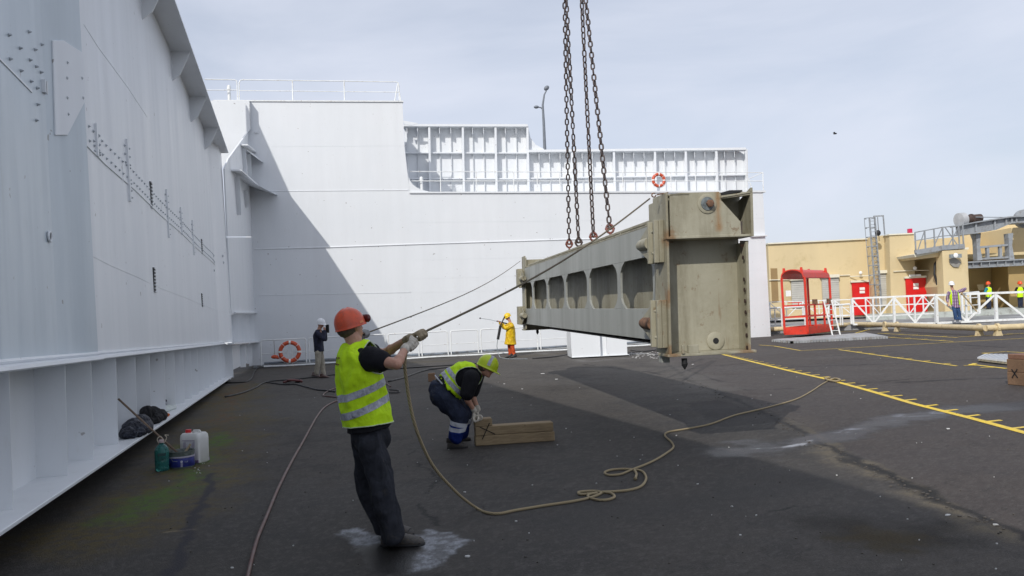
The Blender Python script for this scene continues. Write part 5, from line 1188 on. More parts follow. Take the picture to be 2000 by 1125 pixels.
gm = MB(); gc = J['head'] + hfp * .125 + V((0, 0, .055)); gr_ = hfp.cross(V((0, 0, 1))).normalized(); gm.loft([(gc - gr_ * .075, hfp * .012, Z * .022), (gc - gr_ * .06, hfp * .018, Z * .032), (gc + gr_ * .06, hfp * .018, Z * .032), (gc + gr_ * .075, hfp * .012, Z * .022)], 10)
gm.build('goggles', paint('dark_goggles', (.12, .02, .02), .2), w1, smooth='all')
hm_ = MB(); hm_.ell(J['head'] + V((-.012, -.015, -.012)) - hfp * .020 , gr_ * .077, hfp * .086, Z * .078, 18, 10); hm_.build('hair', HAIR, w1, smooth='all')
shoe(g(752, 1066), g(826, 1064), SHOE, w1, 1.12); shoe(g(757, 1043), g(805, 1046), SHOE, w1, 1.05)
# letters printed on the back of the vest
RL = paint('red_print', (.33, .04, .02), .7)
def text(s_, size, loc, xax, yax, m, name, parent, ext=.0006):
    cu = bpy.data.curves.new(name, 'FONT'); cu.body = s_; cu.size = size; cu.extrude = ext; cu.align_x = 'CENTER'; cu.align_y = 'CENTER'
    o = bpy.data.objects.new(name, cu); COL.objects.link(o); dg = bpy.context.evaluated_depsgraph_get(); me = bpy.data.meshes.new_from_object(o.evaluated_get(dg)); bpy.data.objects.remove(o); bpy.data.curves.remove(cu)
    xax = xax.normalized(); zax = xax.cross(yax).normalized(); yax = zax.cross(xax); o0 = ORG[parent.name] if parent else V((0, 0, 0))
    for v in me.vertices: v.co = (loc - o0) + xax * v.co.x + yax * v.co.y + zax * v.co.z
    me.materials.clear(); me.materials.append(m); return link(name, me, parent)
bpy.context.view_layer.update()
def onto(o, org, d, off=.002):       # drop every vertex of a flat print on a garment
    from mathutils.bvhtree import BVHTree
    return BVHTree.FromObject(o, bpy.context.evaluated_depsgraph_get())
bv = None
try:
    from mathutils.bvhtree import BVHTree
    bmv = bmesh.new(); bmv.from_mesh(vest.data); bv = BVHTree.FromBMesh(bmv); o0 = ORG[w1.name]
    bc = p(658, 706, 0); bkd = fdir                      # looking from behind him
    txt = text('ACC', .085, bc - fdir * .35, acr, V((0, 0, 1)), RL, 'lettering', vest)
    for v in txt.data.vertices:
        h_, nn, i_, d_ = bv.ray_cast(v.co, fdir, 1.0)
        if h_ is not None: v.co = h_ - fdir * .003
    bmv.free()
except Exception as e_: print('print', e_)

# ================= second worker, bending over the timbers
D2 = 10.55
p = lambda x, y, dd=0.0: atd(x, y, D2 + dd)
w2 = thing('person', 'stocky worker in lime helmet and vest bending down to grip the timber blocks', 'person', g(893, 872))
J = dict(head=p(950, 717, -.02), neck=p(936, 722, 0), chest=p(913, 730, 0), shc=p(922, 725, 0), pelvis=p(866, 764, 0), shr=p(921, 739, -.23), shl=p(930, 733, .22), elr=p(910, 776, -.27), ell=p(922, 772, .2), wrr=p(927, 803, -.12), wrl=p(934, 800, .12),
         hipr=p(862, 772, -.11), hipl=p(866, 768, .12), knr=p(899, 812, -.14), knl=p(905, 806, .2), anr=p(889, 853, -.12), anl=p(901, 845, .25))
D = dict(tpost=cutter([V((0, 0, .07))], [V((0, 0, -1))]), f=V((.9, 0, -.3)), ac=V((.05, -1, 0)), hf=V((.80, -.20, -.50)), hu=V((.45, 0, .9)), s=1.06, gloves=True, trm=NAVY, topm=BLK, sleeve=.80, slr=(.105, .085, .05), vest=VEST, vg=.020, vhem=-.10, leg=(.135, .11, .088, .078), shirt_hem=.06,
         hemw=.19, hemd=.16, blw=.185, bld=.165, chw=.21, chd=.155, shd=.85, hipw=.185, hipd=.165, tfold=.020, vfold=.017, vfs=6.5, seed=4)
def vpost2(me, o0):
    c = p(915, 741, -.3) - o0; bm = bmesh.new(); bm.from_mesh(me)
    k = [f_ for f_ in bm.faces if f_.normal.dot(V((0, -1, 0))) > -.1 and ((f_.calc_center_median() - c).dot(RT) / .175) ** 2 + ((f_.calc_center_median() - c).dot(UP) / .145) ** 2 < 1]
    bmesh.ops.delete(bm, geom=k, context='FACES')
    for _ in range(4):
        new = {}
        for v in bm.verts:
            if v.is_boundary:
                nb = [e.other_vert(v).co for e in v.link_edges if e.is_boundary]
                if len(nb) == 2: new[v] = v.co * .4 + (nb[0] + nb[1]) * .3
        for v, q in new.items(): v.co = q
    bm.to_mesh(me); bm.free()
D['vpost'] = vpost2
trs2, shirt2, vest2 = figure(w2, J, D, .013)
sp = (J['chest'] - J['pelvis']).normalized()
piping(vest2, vest2, 'edging', PIPE)
tapeax(vest2, vest2, p(882, 745, 0), (sp + V((0, 0, .15))).normalized(), .028, off=.004); tapeax(vest2, vest2, p(897, 741, 0), (sp + V((0, 0, .2))).normalized(), .028, off=.004)
for sd in ('r', 'l'):
    sh_ = (J['an' + sd] - J['kn' + sd]).normalized(); q = J['kn' + sd].lerp(J['an' + sd], .36)
    o = slab(trs2, 'reflective_band', paint('silver_band', (.5, .52, .56), .4), trs2, (q - sh_ * .03 if False else q - sh_ * .028, q + sh_ * .028), (-sh_, sh_), .004)
    q2 = J['kn' + sd].lerp(J['an' + sd], .46); slab(trs2, 'trouser_cuff', cloth('royal_blue_cloth', (.012, .035, .22), .2, .8, 12, .012), trs2, (q2, q2 + sh_ * .5), (-sh_, sh_), .003)
MB().tube([p(849.5, 733, -.235), p(856, 741, -.27), p(864, 750, -.27)], .008, 6).build('belt_piping', paint('silver_band', (.5, .52, .56)), w2)
helmet(J['head'] + V((.01, 0, .0)), V((.85, -.10, -.42)).normalized(), V((.42, 0, .9)).normalized(), .97, paint('lime_helmet', (.50, .62, .02), .3, .06, 8), w2, stripe=True, tilt=0, peak=.05)
hb = MB(); hb.ell(J['head'] - V((.03, 0, .0)), V((.085, 0, 0)), V((0, .085, 0)), V((0, 0, .07)), 16, 9); hb.build('hair', HAIR, w2, smooth='all')
ghand(GLV, J, 'r', p(930, 818, -.13), V((.1, 1, 0)), V((-.9, 0, .35)), w2, 1.1, .008, sgn=1)
ghand(GLV, J, 'l', p(937, 815, .14), V((.1, 1, 0)), V((-.9, 0, .35)), w2, 1.1, .008, sgn=-1)
shoe(g(877, 876), g(912, 874), SHOE, w2, 1.1); shoe(g(894, 862), g(919, 860), SHOE, w2, 1.05)

# ---- small figures
def hands(gx, back, s=1.0):
    return lambda body, sd, P_: fist(body, P_['wr' + sd], P_['wr' + sd] + (P_['wr' + sd] - P_['el' + sd]).normalized() * .07 * s, gx, back, s * .95, fr=.0125)
def eyes(par, J, hf, hu, s):
    r_ = hf.cross(hu).normalized()
    for sg in (1, -1): MB().ell(J['head'] + hf * .082 * s + r_ * .03 * s * sg + hu * .012 * s, r_ * .013 * s, hf * .008, hu * .007, 8, 6).build('eye', BLACK, par, smooth='all')
# man filming with a phone
D3 = 26.0; p = lambda x, y, dd=0.0: atd(x, y, D3 + dd)
w3 = thing('person', 'man in white helmet, navy jacket and beige trousers filming with a phone', 'person', g(627, 736))
J = dict(head=p(626.5, 632.5), neck=p(624, 642), chest=p(621, 656), shc=p(621, 649), pelvis=p(623, 681), shr=p(619.5, 650, -.18), shl=p(626, 649, .18), elr=p(632, 662, -.25), ell=p(635, 662, .15), wrr=p(633.5, 646, -.12), wrl=p(635, 649, .08),
         hipr=p(621, 686, -.09), hipl=p(625, 686, .1), knr=p(621.5, 708, -.12), knl=p(629, 708, .12), anr=p(618, 728, -.1), anl=p(632, 731, .1))
D = dict(f=V((.95, -.2, 0)), ac=V((-.2, -1, 0)), hf=V((.85, -.45, 0)), hu=Z, s=1.08, trm=cloth('beige_trousers', (.34, .31, .25), .15, .85, 9, .02), topm=cloth('navy_jacket', (.018, .020, .040), .25, .7, 9, .015), topname='jacket', sleeve=1.9, slr=(.078, .072, .058), shirt_hem=.09,
         leg=(.095, .08, .072, .075), hand=hands(Z, V((-.5, -.8, 0)), 1.05), hemw=.17, seed=6)
figure(w3, J, D, .018)
helmet(J['head'], V((.85, -.45, 0)).normalized(), Z, 1.08, paint('white_helmet', (.74, .75, .76), .3, .04), w3, tilt=R(-4), peak=.05)
hf = V((.85, -.45, 0)).normalized(); r_ = hf.cross(Z)
MB().box(J['head'] + hf * .10 + Z * .018, .012, .07, .02, ax=(hf, r_, Z)).build('sunglasses', BLACK, w3)
shoe(g(611.5, 735), g(627, 738), paint('brown_shoe', (.10, .055, .045), .5), w3, 1.1); shoe(g(627, 738.5), g(642, 738), paint('brown_shoe', (.1, .055, .045)), w3, 1.1)
o = MB().box(p(639.5, 642, -.05), .065, .008, .13, ax=(V((.9, -.4, 0)).normalized(), V((.4, .9, 0)).normalized(), Z)).build('phone', BLACK, smooth=0, bevel=.006); tag(o, 'dark phone held up by the man in the white helmet and navy jacket', 'phone')
# worker in yellow oilskins with a spray lance
D4 = 33.6; p = lambda x, y, dd=0.0: atd(x, y, D4 + dd)
w4 = thing('person', 'worker in yellow oilskin coat and orange trousers aiming a spray lance at the wall', 'person', g(998, 698))
J = dict(head=p(991.5, 619.5), neck=p(996, 628), chest=p(997.5, 642), shc=p(997.5, 635), pelvis=p(997, 663), shr=p(993, 635, .18), shl=p(1000, 636, -.18), elr=p(985, 640, .2), ell=p(988, 641, -.22), wrr=p(976, 630, .05), wrl=p(981, 633, -.1),
         hipr=p(995, 668, .1), hipl=p(1000, 668, -.1), knr=p(996, 681, .1), knl=p(1001, 681, -.1), anr=p(997, 692.5, .1), anl=p(1004, 693, -.1))
YC = cloth('yellow_oilskin', (.66, .44, .012), .14, .35, 7, .03, (.50, .26, .01), .12); OT = cloth('orange_trousers', (.50, .075, .018), .3, .6, 10, .03)
D = dict(f=V((-.95, .25, 0)), ac=V((.25, .95, 0)), hf=V((-.85, .1, -.35)), hu=V((-.3, 0, .95)), s=1.0, trm=OT, topm=YC, topname='oilskin_coat', sleeve=1.88, slr=(.085, .078, .062), shirt_hem=.20, sfold=.014, leg=(.10, .088, .082, .082), hand=hands(V((-.9, 0, .3)), V((0, -1, .2))), hemw=.25, hemd=.24, blw=.215, bld=.19, chw=.21, chd=.16, seed=8)
figure(w4, J, D, .02)
helmet(J['head'], V((-.85, .1, -.35)).normalized(), V((-.3, 0, .95)).normalized(), 1.05, paint('yellow_helmet', (.74, .50, .01), .3, .05), w4, peak=.045)
shoe(g(1001, 697), g(988, 699.5), BLACK, w4, 1.05); shoe(g(1008, 697), g(996, 700), BLACK, w4, 1.05)
ln = thing('spray_lance', 'long thin spray lance with black grip held by the worker in yellow oilskins', 'spray lance', p(975, 628))
MB().tube([p(938, 621.5, .2), p(958, 624.5, .12), p(972, 628, .05)], .012, 6).build('lance_pipe', GREYST, ln); MB().tube([p(970, 627, .05), p(982, 630, 0), p(990, 632, -.1)], .03, 6).build('grip', BLACK, ln)
MB().tube([p(936.5, 621.3, .2), p(939, 621.8, .2)], .03, 8).build('nozzle', BLACK, ln)
MB().tube([p(986, 618, -.25), p(982, 626, -.25), p(978, 636, -.25)], .03, 6).build('hose_sleeve', BLACK, ln); MB().tube([p(977.5, 636, -.25), p(974.5, 652, -.25), p(972.5, 663, -.25)], .055, 8).build('hose_sleeve', BLACK, ln)
MB().tube([p(972, 663, -.25), p(970.5, 676, -.2), p(972, 688, -.1), g(977, 698.5, .02), g(990, 701, .02), g(1030, 701, .02)], .014, 6).build('thin_hose', GREYST, ln)
# man in plaid shirt
D5 = 41.9; p = lambda x, y, dd=0.0: atd(x, y, D5 + dd)
w5 = thing('person', 'man in white helmet, purple plaid shirt, open vest and jeans leaning on the railing', 'person', p(1868, 629))
J = dict(head=p(1858.5, 556), neck=p(1860, 565), chest=p(1863, 577), shc=p(1862, 570), pelvis=p(1866, 594), shr=p(1853, 572, 0), shl=p(1872, 570, 0), elr=p(1850, 584, .1), ell=p(1885, 564, .25), wrr=p(1852, 595, -.05), wrl=p(1878, 573.5, .1),
         hipr=p(1863, 597), hipl=p(1870, 597), knr=p(1865, 611, -.05), knl=p(1873, 611), anr=p(1867, 623), anl=p(1875, 624))
npl = NT('plaid'); sx = npl.sep(npl.pos); st1 = npl.math('SINE', npl.math('MULTIPLY', sx[0], 62)); st2 = npl.math('SINE', npl.math('MULTIPLY', sx[2], 40))
cpl_ = npl.mix(npl.ramp(st1, -.2, .5), (.16, .07, .17), (.42, .34, .42)); cpl_ = npl.mix(npl.ramp(st2, .2, .8, 0, .5), cpl_, (.07, .035, .10)); PLAID = npl.fin(cpl_, .85)
JEAN = cloth('blue_jeans', (.035, .075, .17), .25, .85, 8, .02)
def vpost5(me, o0):
    bm = bmesh.new(); bm.from_mesh(me); c = p(1863, 580) - o0
    k = [f_ for f_ in bm.faces if abs((f_.calc_center_median() - c).x) < .15 and f_.normal.y < .2]; bmesh.ops.delete(bm, geom=k, context='FACES'); bm.to_mesh(me); bm.free()
D = dict(f=V((-.1, -1, 0)), ac=V((-1, .1, 0)), hf=V((-.15, -1, -.1)), hu=Z, s=1.12, trm=JEAN, topm=PLAID, sleeve=1.5, slr=(.078, .066, .05), vest=VEST, vg=.02, vhem=.04, vpost=vpost5, leg=(.098, .085, .078, .078), hand=hands(V((1, 0, 0)), V((0, -.6, .8)), 1.1), shirt_hem=.17, blw=.18, chw=.19, seed=12)
figure(w5, J, D, .022)
helmet(J['head'], V((-.15, -1, 0)).normalized(), Z, 1.15, paint('white_helmet', (.74, .75, .76)), w5, peak=.05)
shoe(p(1866.5, 628.5, .05) , p(1865, 630, -.2), paint('pale_shoe', (.4, .4, .4), .6), w5, 1.15); shoe(p(1875, 628, .05), p(1875, 629.5, -.2), paint('pale_shoe', (.4, .4, .4)), w5, 1.15)
pole = tag(MB().tube([p(1877, 572, -.1), p(1893, 590, .15), p(1909, 610, .35)], .035, 8).build('timber_pole', paint('pale_wood', (.55, .42, .24), .7, .15, 10)), 'pale wooden pole leaning on the truss under the hand of the plaid shirted man', 'pole')
def farman(label, x, d, top, hc, f, s, seed, arms, teal=None):
    P = lambda dx, dy, dd=0.0: atd(x + dx, top + dy, d + dd); k = s
    t = thing('person', label, 'person', P(0, 55 * k))
    J = dict(head=P(0, 7 * k), neck=P(.2, 12.5 * k), chest=P(0, 19 * k), shc=P(0, 15 * k), pelvis=P(.6, 30 * k), shr=P(*arms[0]), elr=P(*arms[1]), wrr=P(*arms[2]), shl=P(*arms[3]), ell=P(*arms[4]), wrl=P(*arms[5]),
             hipr=P(-1.6, 31 * k), hipl=P(2.6, 31 * k), knr=P(-1.2, 42 * k), knl=P(3.2, 42 * k), anr=P(-.8, 52.5 * k), anl=P(3.8, 52.5 * k))
    ac = f.cross(Z).normalized()
    D = dict(f=f, ac=ac, hf=f, hu=Z, s=1.0, trm=NAVY, topm=teal or BLK, sleeve=1.5, vest=VEST, vg=.02, vhem=.06, leg=(.095, .082, .075, .075), hand=hands(Z, f), seed=seed)
    figure(t, J, D, .024); helmet(J['head'], f, Z, 1.12, hc, t)
    ft = P(0, 55 * k); shoe(V((ft.x - .03, ft.y, .62)), V((ft.x - .03, ft.y, .62)) + f * .22, BLACK, t); shoe(V((ft.x + .13, ft.y, .62)), V((ft.x + .13, ft.y, .62)) + f * .22, BLACK, t); return t
OH = paint('bright_orange_helmet', (.75, .09, .02), .3, .05)
farman('worker in orange helmet and teal sleeves standing beyond the truss railing', 1930, 52.5, 547.5, OH, V((-.8, -.6, 0)).normalized(), 1.04, 21, [(-4, 16, -.1), (-6, 23, -.2), (-4, 28, -.35), (4.5, 16, .1), (5.5, 24, 0), (3, 29, -.25)], cloth('teal_shirt', (.02, .22, .30), .2))
farman('worker in orange helmet and dark sleeves near the right picture edge of the bay', 1992, 52.5, 547, OH, V((.1, -1, 0)).normalized(), 1.06, 22, [(-6, 16, 0), (-9, 23, .1), (-7, 29, -.1), (6, 16, 0), (9, 23, .1), (7, 29, -.1)])
# colleague standing close behind the front worker, holding the thinner tag line
D8 = 7.3; p = lambda x, y, dd=0.0: atd(x, y, D8 + dd)
w8 = thing('person', 'colleague almost hidden behind the front worker, one glove showing beside his cheek', 'person', g(750, 990))
J = dict(head=p(688, 647), neck=p(696, 670), chest=p(703, 712), shc=p(702, 690), pelvis=p(718, 810), shr=p(707, 692, -.16), shl=p(700, 690, .18), elr=p(722, 712, -.02), ell=p(716, 705, .15), wrr=p(706, 672, .1), wrl=p(700, 664, .16),
         hipr=p(718, 828, -.05), hipl=p(722, 828, .12), knr=p(735, 905, -.05), knl=p(738, 905, .12), anr=p(750, 978, -.05), anl=p(752, 972, .12))
D = dict(f=V((.9, .43, 0)), ac=V((.43, -.9, 0)), hf=V((.9, .43, 0)), hu=Z, s=.9, gloves=True, trm=cloth('dark_trousers', (.026, .028, .036)), topm=BLK, sleeve=1.8, slr=(.06, .052, .042), leg=(.07, .06, .055, .055), hipw=.12, hipd=.1, chw=.14, blw=.13, hemw=.13, seed=31, shirt_hem=.04)
figure(w8, J, D, .014)
ghand(paint('grey_glove', (.22, .22, .22), .8, .2, 20), J, 'r', p(712, 653, .15), p(1008, 516, 6) - p(712, 653, .15), V((-.3, -.6, .7)), w8, 1.0, .007)
shoe(g(742, 992), g(772, 990), SHOE, w8, .95)
# ------------------------------------------------------------------ ropes and hoses
def crv(pts, sub=6):                      # smooth curve through points (Catmull-Rom)
    P_ = [V(q) for q in pts]; P_ = [P_[0] * 2 - P_[1]] + P_ + [P_[-1] * 2 - P_[-2]]; o = []
    for i in range(1, len(P_) - 2):
        a, b, c_, d = P_[i - 1:i + 3]
        for k in range(sub):
            t_ = k / sub; o.append(.5 * ((2 * b) + (c_ - a) * t_ + (2 * a - 5 * b + 4 * c_ - d) * t_ * t_ + (3 * b - a - 3 * c_ + d) * t_ ** 3))
    o.append(P_[-2]); return o
def ropemat(name, col, col2):
    n = NT(name); w_ = n.t.nodes.new('ShaderNodeTexWave'); w_.bands_direction = 'DIAGONAL'; w_.inputs['Scale'].default_value = 28; w_.inputs['Distortion'].default_value = 1.5; n.put(w_.inputs['Vector'], n.pos)
    c_ = n.mix(w_.outputs[1], col, col2); n.bump(w_.outputs[1], .004, .8); return n.fin(c_, .9)
ROPE = ropemat('hemp_rope', (.40, .33, .20), (.26, .20, .115)); ROPED = ropemat('wet_rope', (.20, .165, .11), (.11, .09, .06))
def gr(pts, z=.012): return [g(x, y, z) for x, y in pts]
Pw = lambda x, y, dd=0.0: atd(x, y, DF + dd)
hd = V((Pw(833, 647, .12)))
rt = MB().tube([Pw(793, 689, -.06), Pw(803, 673, -.02), Pw(813, 663, .04), Pw(823, 655, .10)] + [Pw(835, 645.5, .13).lerp(NF(1272, 388, .05) + V((-.02, 0, 0)), f) - V((0, 0, .10 * math.sin(math.pi * f))) for f in [k / 14 for k in range(15)]], .0095, 8).build('tag_rope', ROPED, smooth='all')
tag(rt, 'taut tag rope running from the front worker\'s gloves up to the near girder head', 'rope')
rt = MB().tube([atd(712, 652, 7.4).lerp(G(LN - .1, -.05, 1.80), k / 16) - V((0, 0, .12 * math.sin(math.pi * k / 16))) for k in range(17)], .0065, 6).build('tag_rope', ROPED, smooth='all')
tag(rt, 'thinner tag rope rising behind the front worker to the far girder head', 'rope')
tail = [Pw(793, 691, -.06), Pw(790.5, 712, -.05), Pw(794, 745, 0), Pw(801, 790, .05), Pw(812, 835, .1)]
gp = [(932, 993), (950, 1001), (975, 1003), (1005, 997), (1059, 988), (1119, 979), (1152, 972), (1174, 963.5), (1166, 959.5), (1145, 959.5), (1130, 961.5), (1134, 965.5), (1152, 964.5), (1166, 963), (1150, 966), (1150, 971), (1166, 976), (1186, 976), (1200, 970.5), (1193, 963), (1175, 961), (1198, 960), (1229, 957), (1253, 949), (1262, 934), (1255, 921), (1239, 917), (1215, 916), (1192, 918), (1181, 923), (1190, 928), (1213, 926), (1235, 917), (1261, 907), (1282, 897), (1303, 884), (1315, 874), (1312, 864), (1299, 851), (1306, 843.5), (1344, 837), (1388, 828), (1435, 811), (1494, 797), (1554, 780), (1585, 764), (1603, 752), (1622, 741)]
mid_ = [Pw(826, 872, .2), Pw(841, 902, .32), Pw(858, 926, .45), Pw(880, 950, .6), Pw(903, 972, .78)]
rp_ = MB().tube(crv(tail + mid_ + gr(gp), 5), .0125, 8).build('loose_rope', ROPE, smooth='all'); tag(rp_, 'long loose rope hanging from the gloves and trailing in loops across the deck', 'rope')
kn_ = thing('rope_end', 'frayed knotted rope end lying on the yellow line', 'rope', g(1625, 741))
MB().tube(crv(gr([(1622, 741), (1632, 739), (1641, 742), (1632, 744.5), (1618, 742.5), (1612, 739), (1622, 737)], .03), 5), .02, 6).build('knot', ROPE, kn_, smooth='all')
MB().tube(crv(gr([(1239, 918), (1243, 925), (1241, 935)], .02), 5), [.013] * 10 + [.02], 6).build('frayed_end', ROPE, rp_, smooth='all')
HOSE = paint('brown_rubber_hose', (.105, .05, .042), .5, .25, 8); HOSB = paint('black_rubber_hose', (.012, .012, .013), .5, .3, 8)
o = MB().tube(crv(gr([(478, 1150), (500, 1060), (520, 1010), (545, 950), (572, 897), (592, 862), (606, 836), (618, 815), (632, 797), (650, 786), (668, 780)], .016), 6), .0155, 8).build('hose', HOSE, smooth='all'); tag(o, 'brown rubber hose snaking from the front edge towards the front worker', 'hose')
o = MB().tube(crv(gr([(670, 777), (650, 775), (634, 773.5), (632, 770), (642, 763), (654, 758.5), (680, 752), (715, 748), (750, 748), (763, 755)], .016), 6), .015, 8).build('hose', HOSE, smooth='all'); tag(o, 'short loop of brown hose bending back behind the front worker', 'hose')
o = MB().tube(crv(gr([(735, 766), (773, 767), (781, 764.5), (776, 762), (760, 761)], .016), 5), .014, 8).build('hose', HOSB, smooth='all'); tag(o, 'tight dark hose bend right of the front worker', 'hose')
for pts, lab in (([(440, 775), (470, 768), (499, 757), (510, 750), (524, 745), (545, 743), (560, 742), (590, 739), (613, 736.5), (650, 732), (700, 728), (752, 722), (820, 717), (898, 712), (960, 708)], 'long black hose along the far side of the deck past the man with the phone'),
                 ([(520, 746), (540, 749), (560, 751), (578, 750.5), (600, 756), (620, 761), (640, 763), (654, 765)], 'black hose from the coupling to the front worker'),
                 ([(759, 745), (790, 737), (827, 724), (860, 719), (900, 716)], 'thin black cable behind the two front workers'), ([(1040, 700), (1070, 698), (1100, 694), (1110, 690)], 'short cable lying left of the white pedestal'),
                 ([(440, 748), (465, 747), (482, 745), (492, 738), (496, 728), (502, 720), (515, 716), (545, 714)], 'black cable bundle bending round the buttress foot'),
                 ([(1232, 684), (1260, 686), (1300, 680), (1330, 678)], 'dark cable right of the white pedestal')):
    o = MB().tube(crv(gr(pts, .02), 5), .022, 7).build('cable', HOSB, smooth='all'); tag(o, lab, 'cable')
cc = g(570, 746, .03); t = thing('hose_coupling', 'dark red tangle of hose coupling on the deck left of the standing man', 'coupling', cc)
MB().tube(crv([cc + V(q) for q in ((-.25, 0, 0), (-.1, .15, .03), (.12, .18, .04), (.25, .05, .02), (.1, -.1, .05), (-.1, -.05, .06), (-.05, .1, .05), (.2, .12, .03), (.3, -.05, 0))], 5), .035, 7).build('hose_loop', paint('dark_red_hose', (.11, .03, .03), .5, .3, 8), t, smooth='all')
MB().lathe(cc + V((.1, 0, .03)), V((1, .2, 0)), [(.05, 0), (.06, .02), (.06, .12), (.05, .14)], 10).build('valve', BLACK, t)

# ------------------------------------------------------------------ timbers
def wood(name, c1, c2):
    n = NT(name); gr_ = n.noise(3.2, 6, .7, stretch=(1.6, 9, 14)); k = n.noise(1.2, 3, .6)
    c_ = n.mix(n.ramp(gr_, .3, .7), c1, c2); c_ = n.mix(n.ramp(k, .45, .7, 0, .5), c_, tuple(x * .55 for x in c1)); c_ = n.mix(n.ramp(n.voro(5.5), .0, .09, .7, 0), c_, (.05, .03, .02))
    n.bump(gr_, .008, .6); return n.fin(c_, .8)
WOOD = wood('weathered_timber', (.225, .16, .088), (.33, .25, .145)); WOOD2 = wood('old_timber', (.20, .12, .07), (.28, .17, .10)); MARK = paint('black_marker', (.012, .01, .01), .8)
Bt0 = g(929, 871.5); Bt1 = g(1084, 861); bx = (Bt1 - Bt0).normalized(); by = V((-bx.y, bx.x, 0)); 
LB = (Bt1 - Bt0).length
def timber(x0, x1, z0, z1, w_, lab, y0=0, grp='timber blocks by the bending worker', m=WOOD, o=Bt0, ax=bx, ay=by, nm='timber_block'):
    a = o + ax * x0 + ay * y0; b = o + ax * x1 + ay * y0; c_ = b + ay * w_; d = a + ay * w_
    q = MB().hexa([zz(a, z0), zz(b, z0), zz(c_, z0), zz(d, z0), zz(a, z1), zz(b, z1), zz(c_, z1), zz(d, z1)]).build(nm, m, bevel=.008); tag(q, lab, 'timber', grp); return q
timber(0, LB, .0, .125, .20, 'long lower timber beam lying on the deck under the gripped stack')
timber(.004, LB - .012, .127, .245, .19, 'long upper timber beam lying on the lower one', .004)
tm = timber(0, .23, .247, .345, .19, 'short timber block on top of the two beams, gripped by the bending worker', .002)
def cross(par_lab, o, ax, s_, h0, h1, nrm):
    m = MB(); off = nrm * .004
    m.bar(o + off + ax * .05 + Z * h1, o + off + ax * (.05 + s_) + Z * h0, .009, .004, up=nrm); m.bar(o + off + ax * (.04 + s_ * .55) + Z * h1, o + off + ax * .08 + Z * (h0 - .07), .009, .004, up=nrm)
    q = m.build('drawn_cross', MARK); return q
# the cross drawn over both beams and the block
q = MB(); nr_ = -by
for (a, b) in (((937, 834), (967, 848)), ((956, 826), (942, 858))):
    A1_ = onplane(*a, Bt0, nr_); B1_ = onplane(*b, Bt0, nr_)
    q.bar(A1_ + nr_ * .003, B1_ + nr_ * .003, .010, .004, up=nr_)
tag(q.build('drawn_cross', MARK), 'black X drawn across the ends of the stacked timbers', 'mark')
t_ = g(843, 745); timber(-.09, .09, 0, .22, .15, 'small timber block standing behind the bending worker', 0, 'single timber blocks', WOOD2, t_, V((1, 0, 0)), V((0, 1, 0)))
# stack with cross at the right edge
S0 = g(1968, 751); S1 = g(2060, 760); sx_ = (S1 - S0).normalized(); sy_ = V((-sx_.y, sx_.x, 0)); sc_ = 0
hS = .0
timber(0, 1.4, .0, .23, .55, 'lowest timber of the stack marked with an X at the right edge', 0, 'timber stack at the right', WOOD2, S0, sx_, sy_)
timber(.005, 1.35, .232, .46, .54, 'middle timber of the stack marked with an X at the right edge', .003, 'timber stack at the right', WOOD2, S0, sx_, sy_)
timber(.03, 1.3, .462, .55, .50, 'thin top board on the timber stack at the right edge', .01, 'timber stack at the right', wood('reddish_timber', (.22, .11, .07), (.30, .16, .10)), S0, sx_, sy_)
q = MB()
for (a, b) in (((1976, 721), (1988, 738)), ((1987, 721), (1977, 738))):
    A1_ = onplane(*a, S0, -sy_); B1_ = onplane(*b, S0, -sy_); q.bar(A1_ - sy_ * .004, B1_ - sy_ * .004, .02, .005, up=-sy_)
tag(q.build('drawn_cross', MARK), 'black X drawn on the timber stack at the right edge', 'mark')
# pale grating tray beside it
g0, g1, g2, g3 = g(1911, 707), g(1968, 714), g(2010, 701), g(1925, 700)
t = thing('grating_tray', 'pale yellowish slatted tray lying flat beside the right-hand timber stack', 'tray', g0)
TRY = paint('tray_cream', (.50, .44, .30), .6, .12, 5); 
MB().prism([zz(p_, .03) for p_ in (g0, g1, g2, g3)], V((0, 0, .05))).build('tray_base', TRY, t)
MB().prism([zz(p_, .0) for p_ in (g0.lerp(g2, .04), g1.lerp(g3, .04), g2.lerp(g0, .04), g3.lerp(g1, .04))], V((0, 0, .03))).build('skid', BLACK, t)
for k in range(9):
    f = k / 8 * .92 + .03; a = g0.lerp(g1, f); b = g3.lerp(g2, f); MB().bar(zz(a, .10), zz(b, .10), .07, .04).build('slat', paint('tray_grey', (.45, .47, .50), .5, .1, 5), t)

# ------------------------------------------------------------------ things at the ship's foot
def at_ground(px, py): return g(px, py)
# jerrycan
jc = at_ground(381, 903); js = (jc.y / F)
t = thing('jerrycan', 'white plastic jerrycan with red cap and printed label standing on the mossy deck', 'jerrycan', jc)
JW = paint('white_hdpe', (.66, .66, .64), .35, .06, 6); a = R(-16); xa = V((math.cos(a), math.sin(a), 0)); ya = V((-math.sin(a), math.cos(a), 0))
mb = MB(); w_, d_, h_ = .145, .115, .375
mb.loft([(jc + Z * .0, xa * w_ * .9, ya * d_ * .9), (jc + Z * .015, xa * w_, ya * d_), (jc + Z * .30, xa * w_, ya * d_), (jc + Z * .35, xa * w_ * .97, ya * d_ * .95), (jc + Z * h_, xa * w_ * .86, ya * d_ * .75)], 28, sq=7)
body = mb.build('canister', JW, t, smooth=45)
MB().lathe(jc + Z * .37 - xa * .085, Z, [(.036, 0), (.036, .04), (.03, .045)], 18).build('cap', paint('red_cap', (.55, .02, .02), .35), t, smooth=40)
MB().tube([jc + Z * .37 + xa * -.02, jc + Z * .40 + xa * .0, jc + Z * .40 + xa * .08, jc + Z * .365 + xa * .105], .014, 8).build('handle', JW, t, smooth='all')
nf = jc - ya * (d_ + .0015)
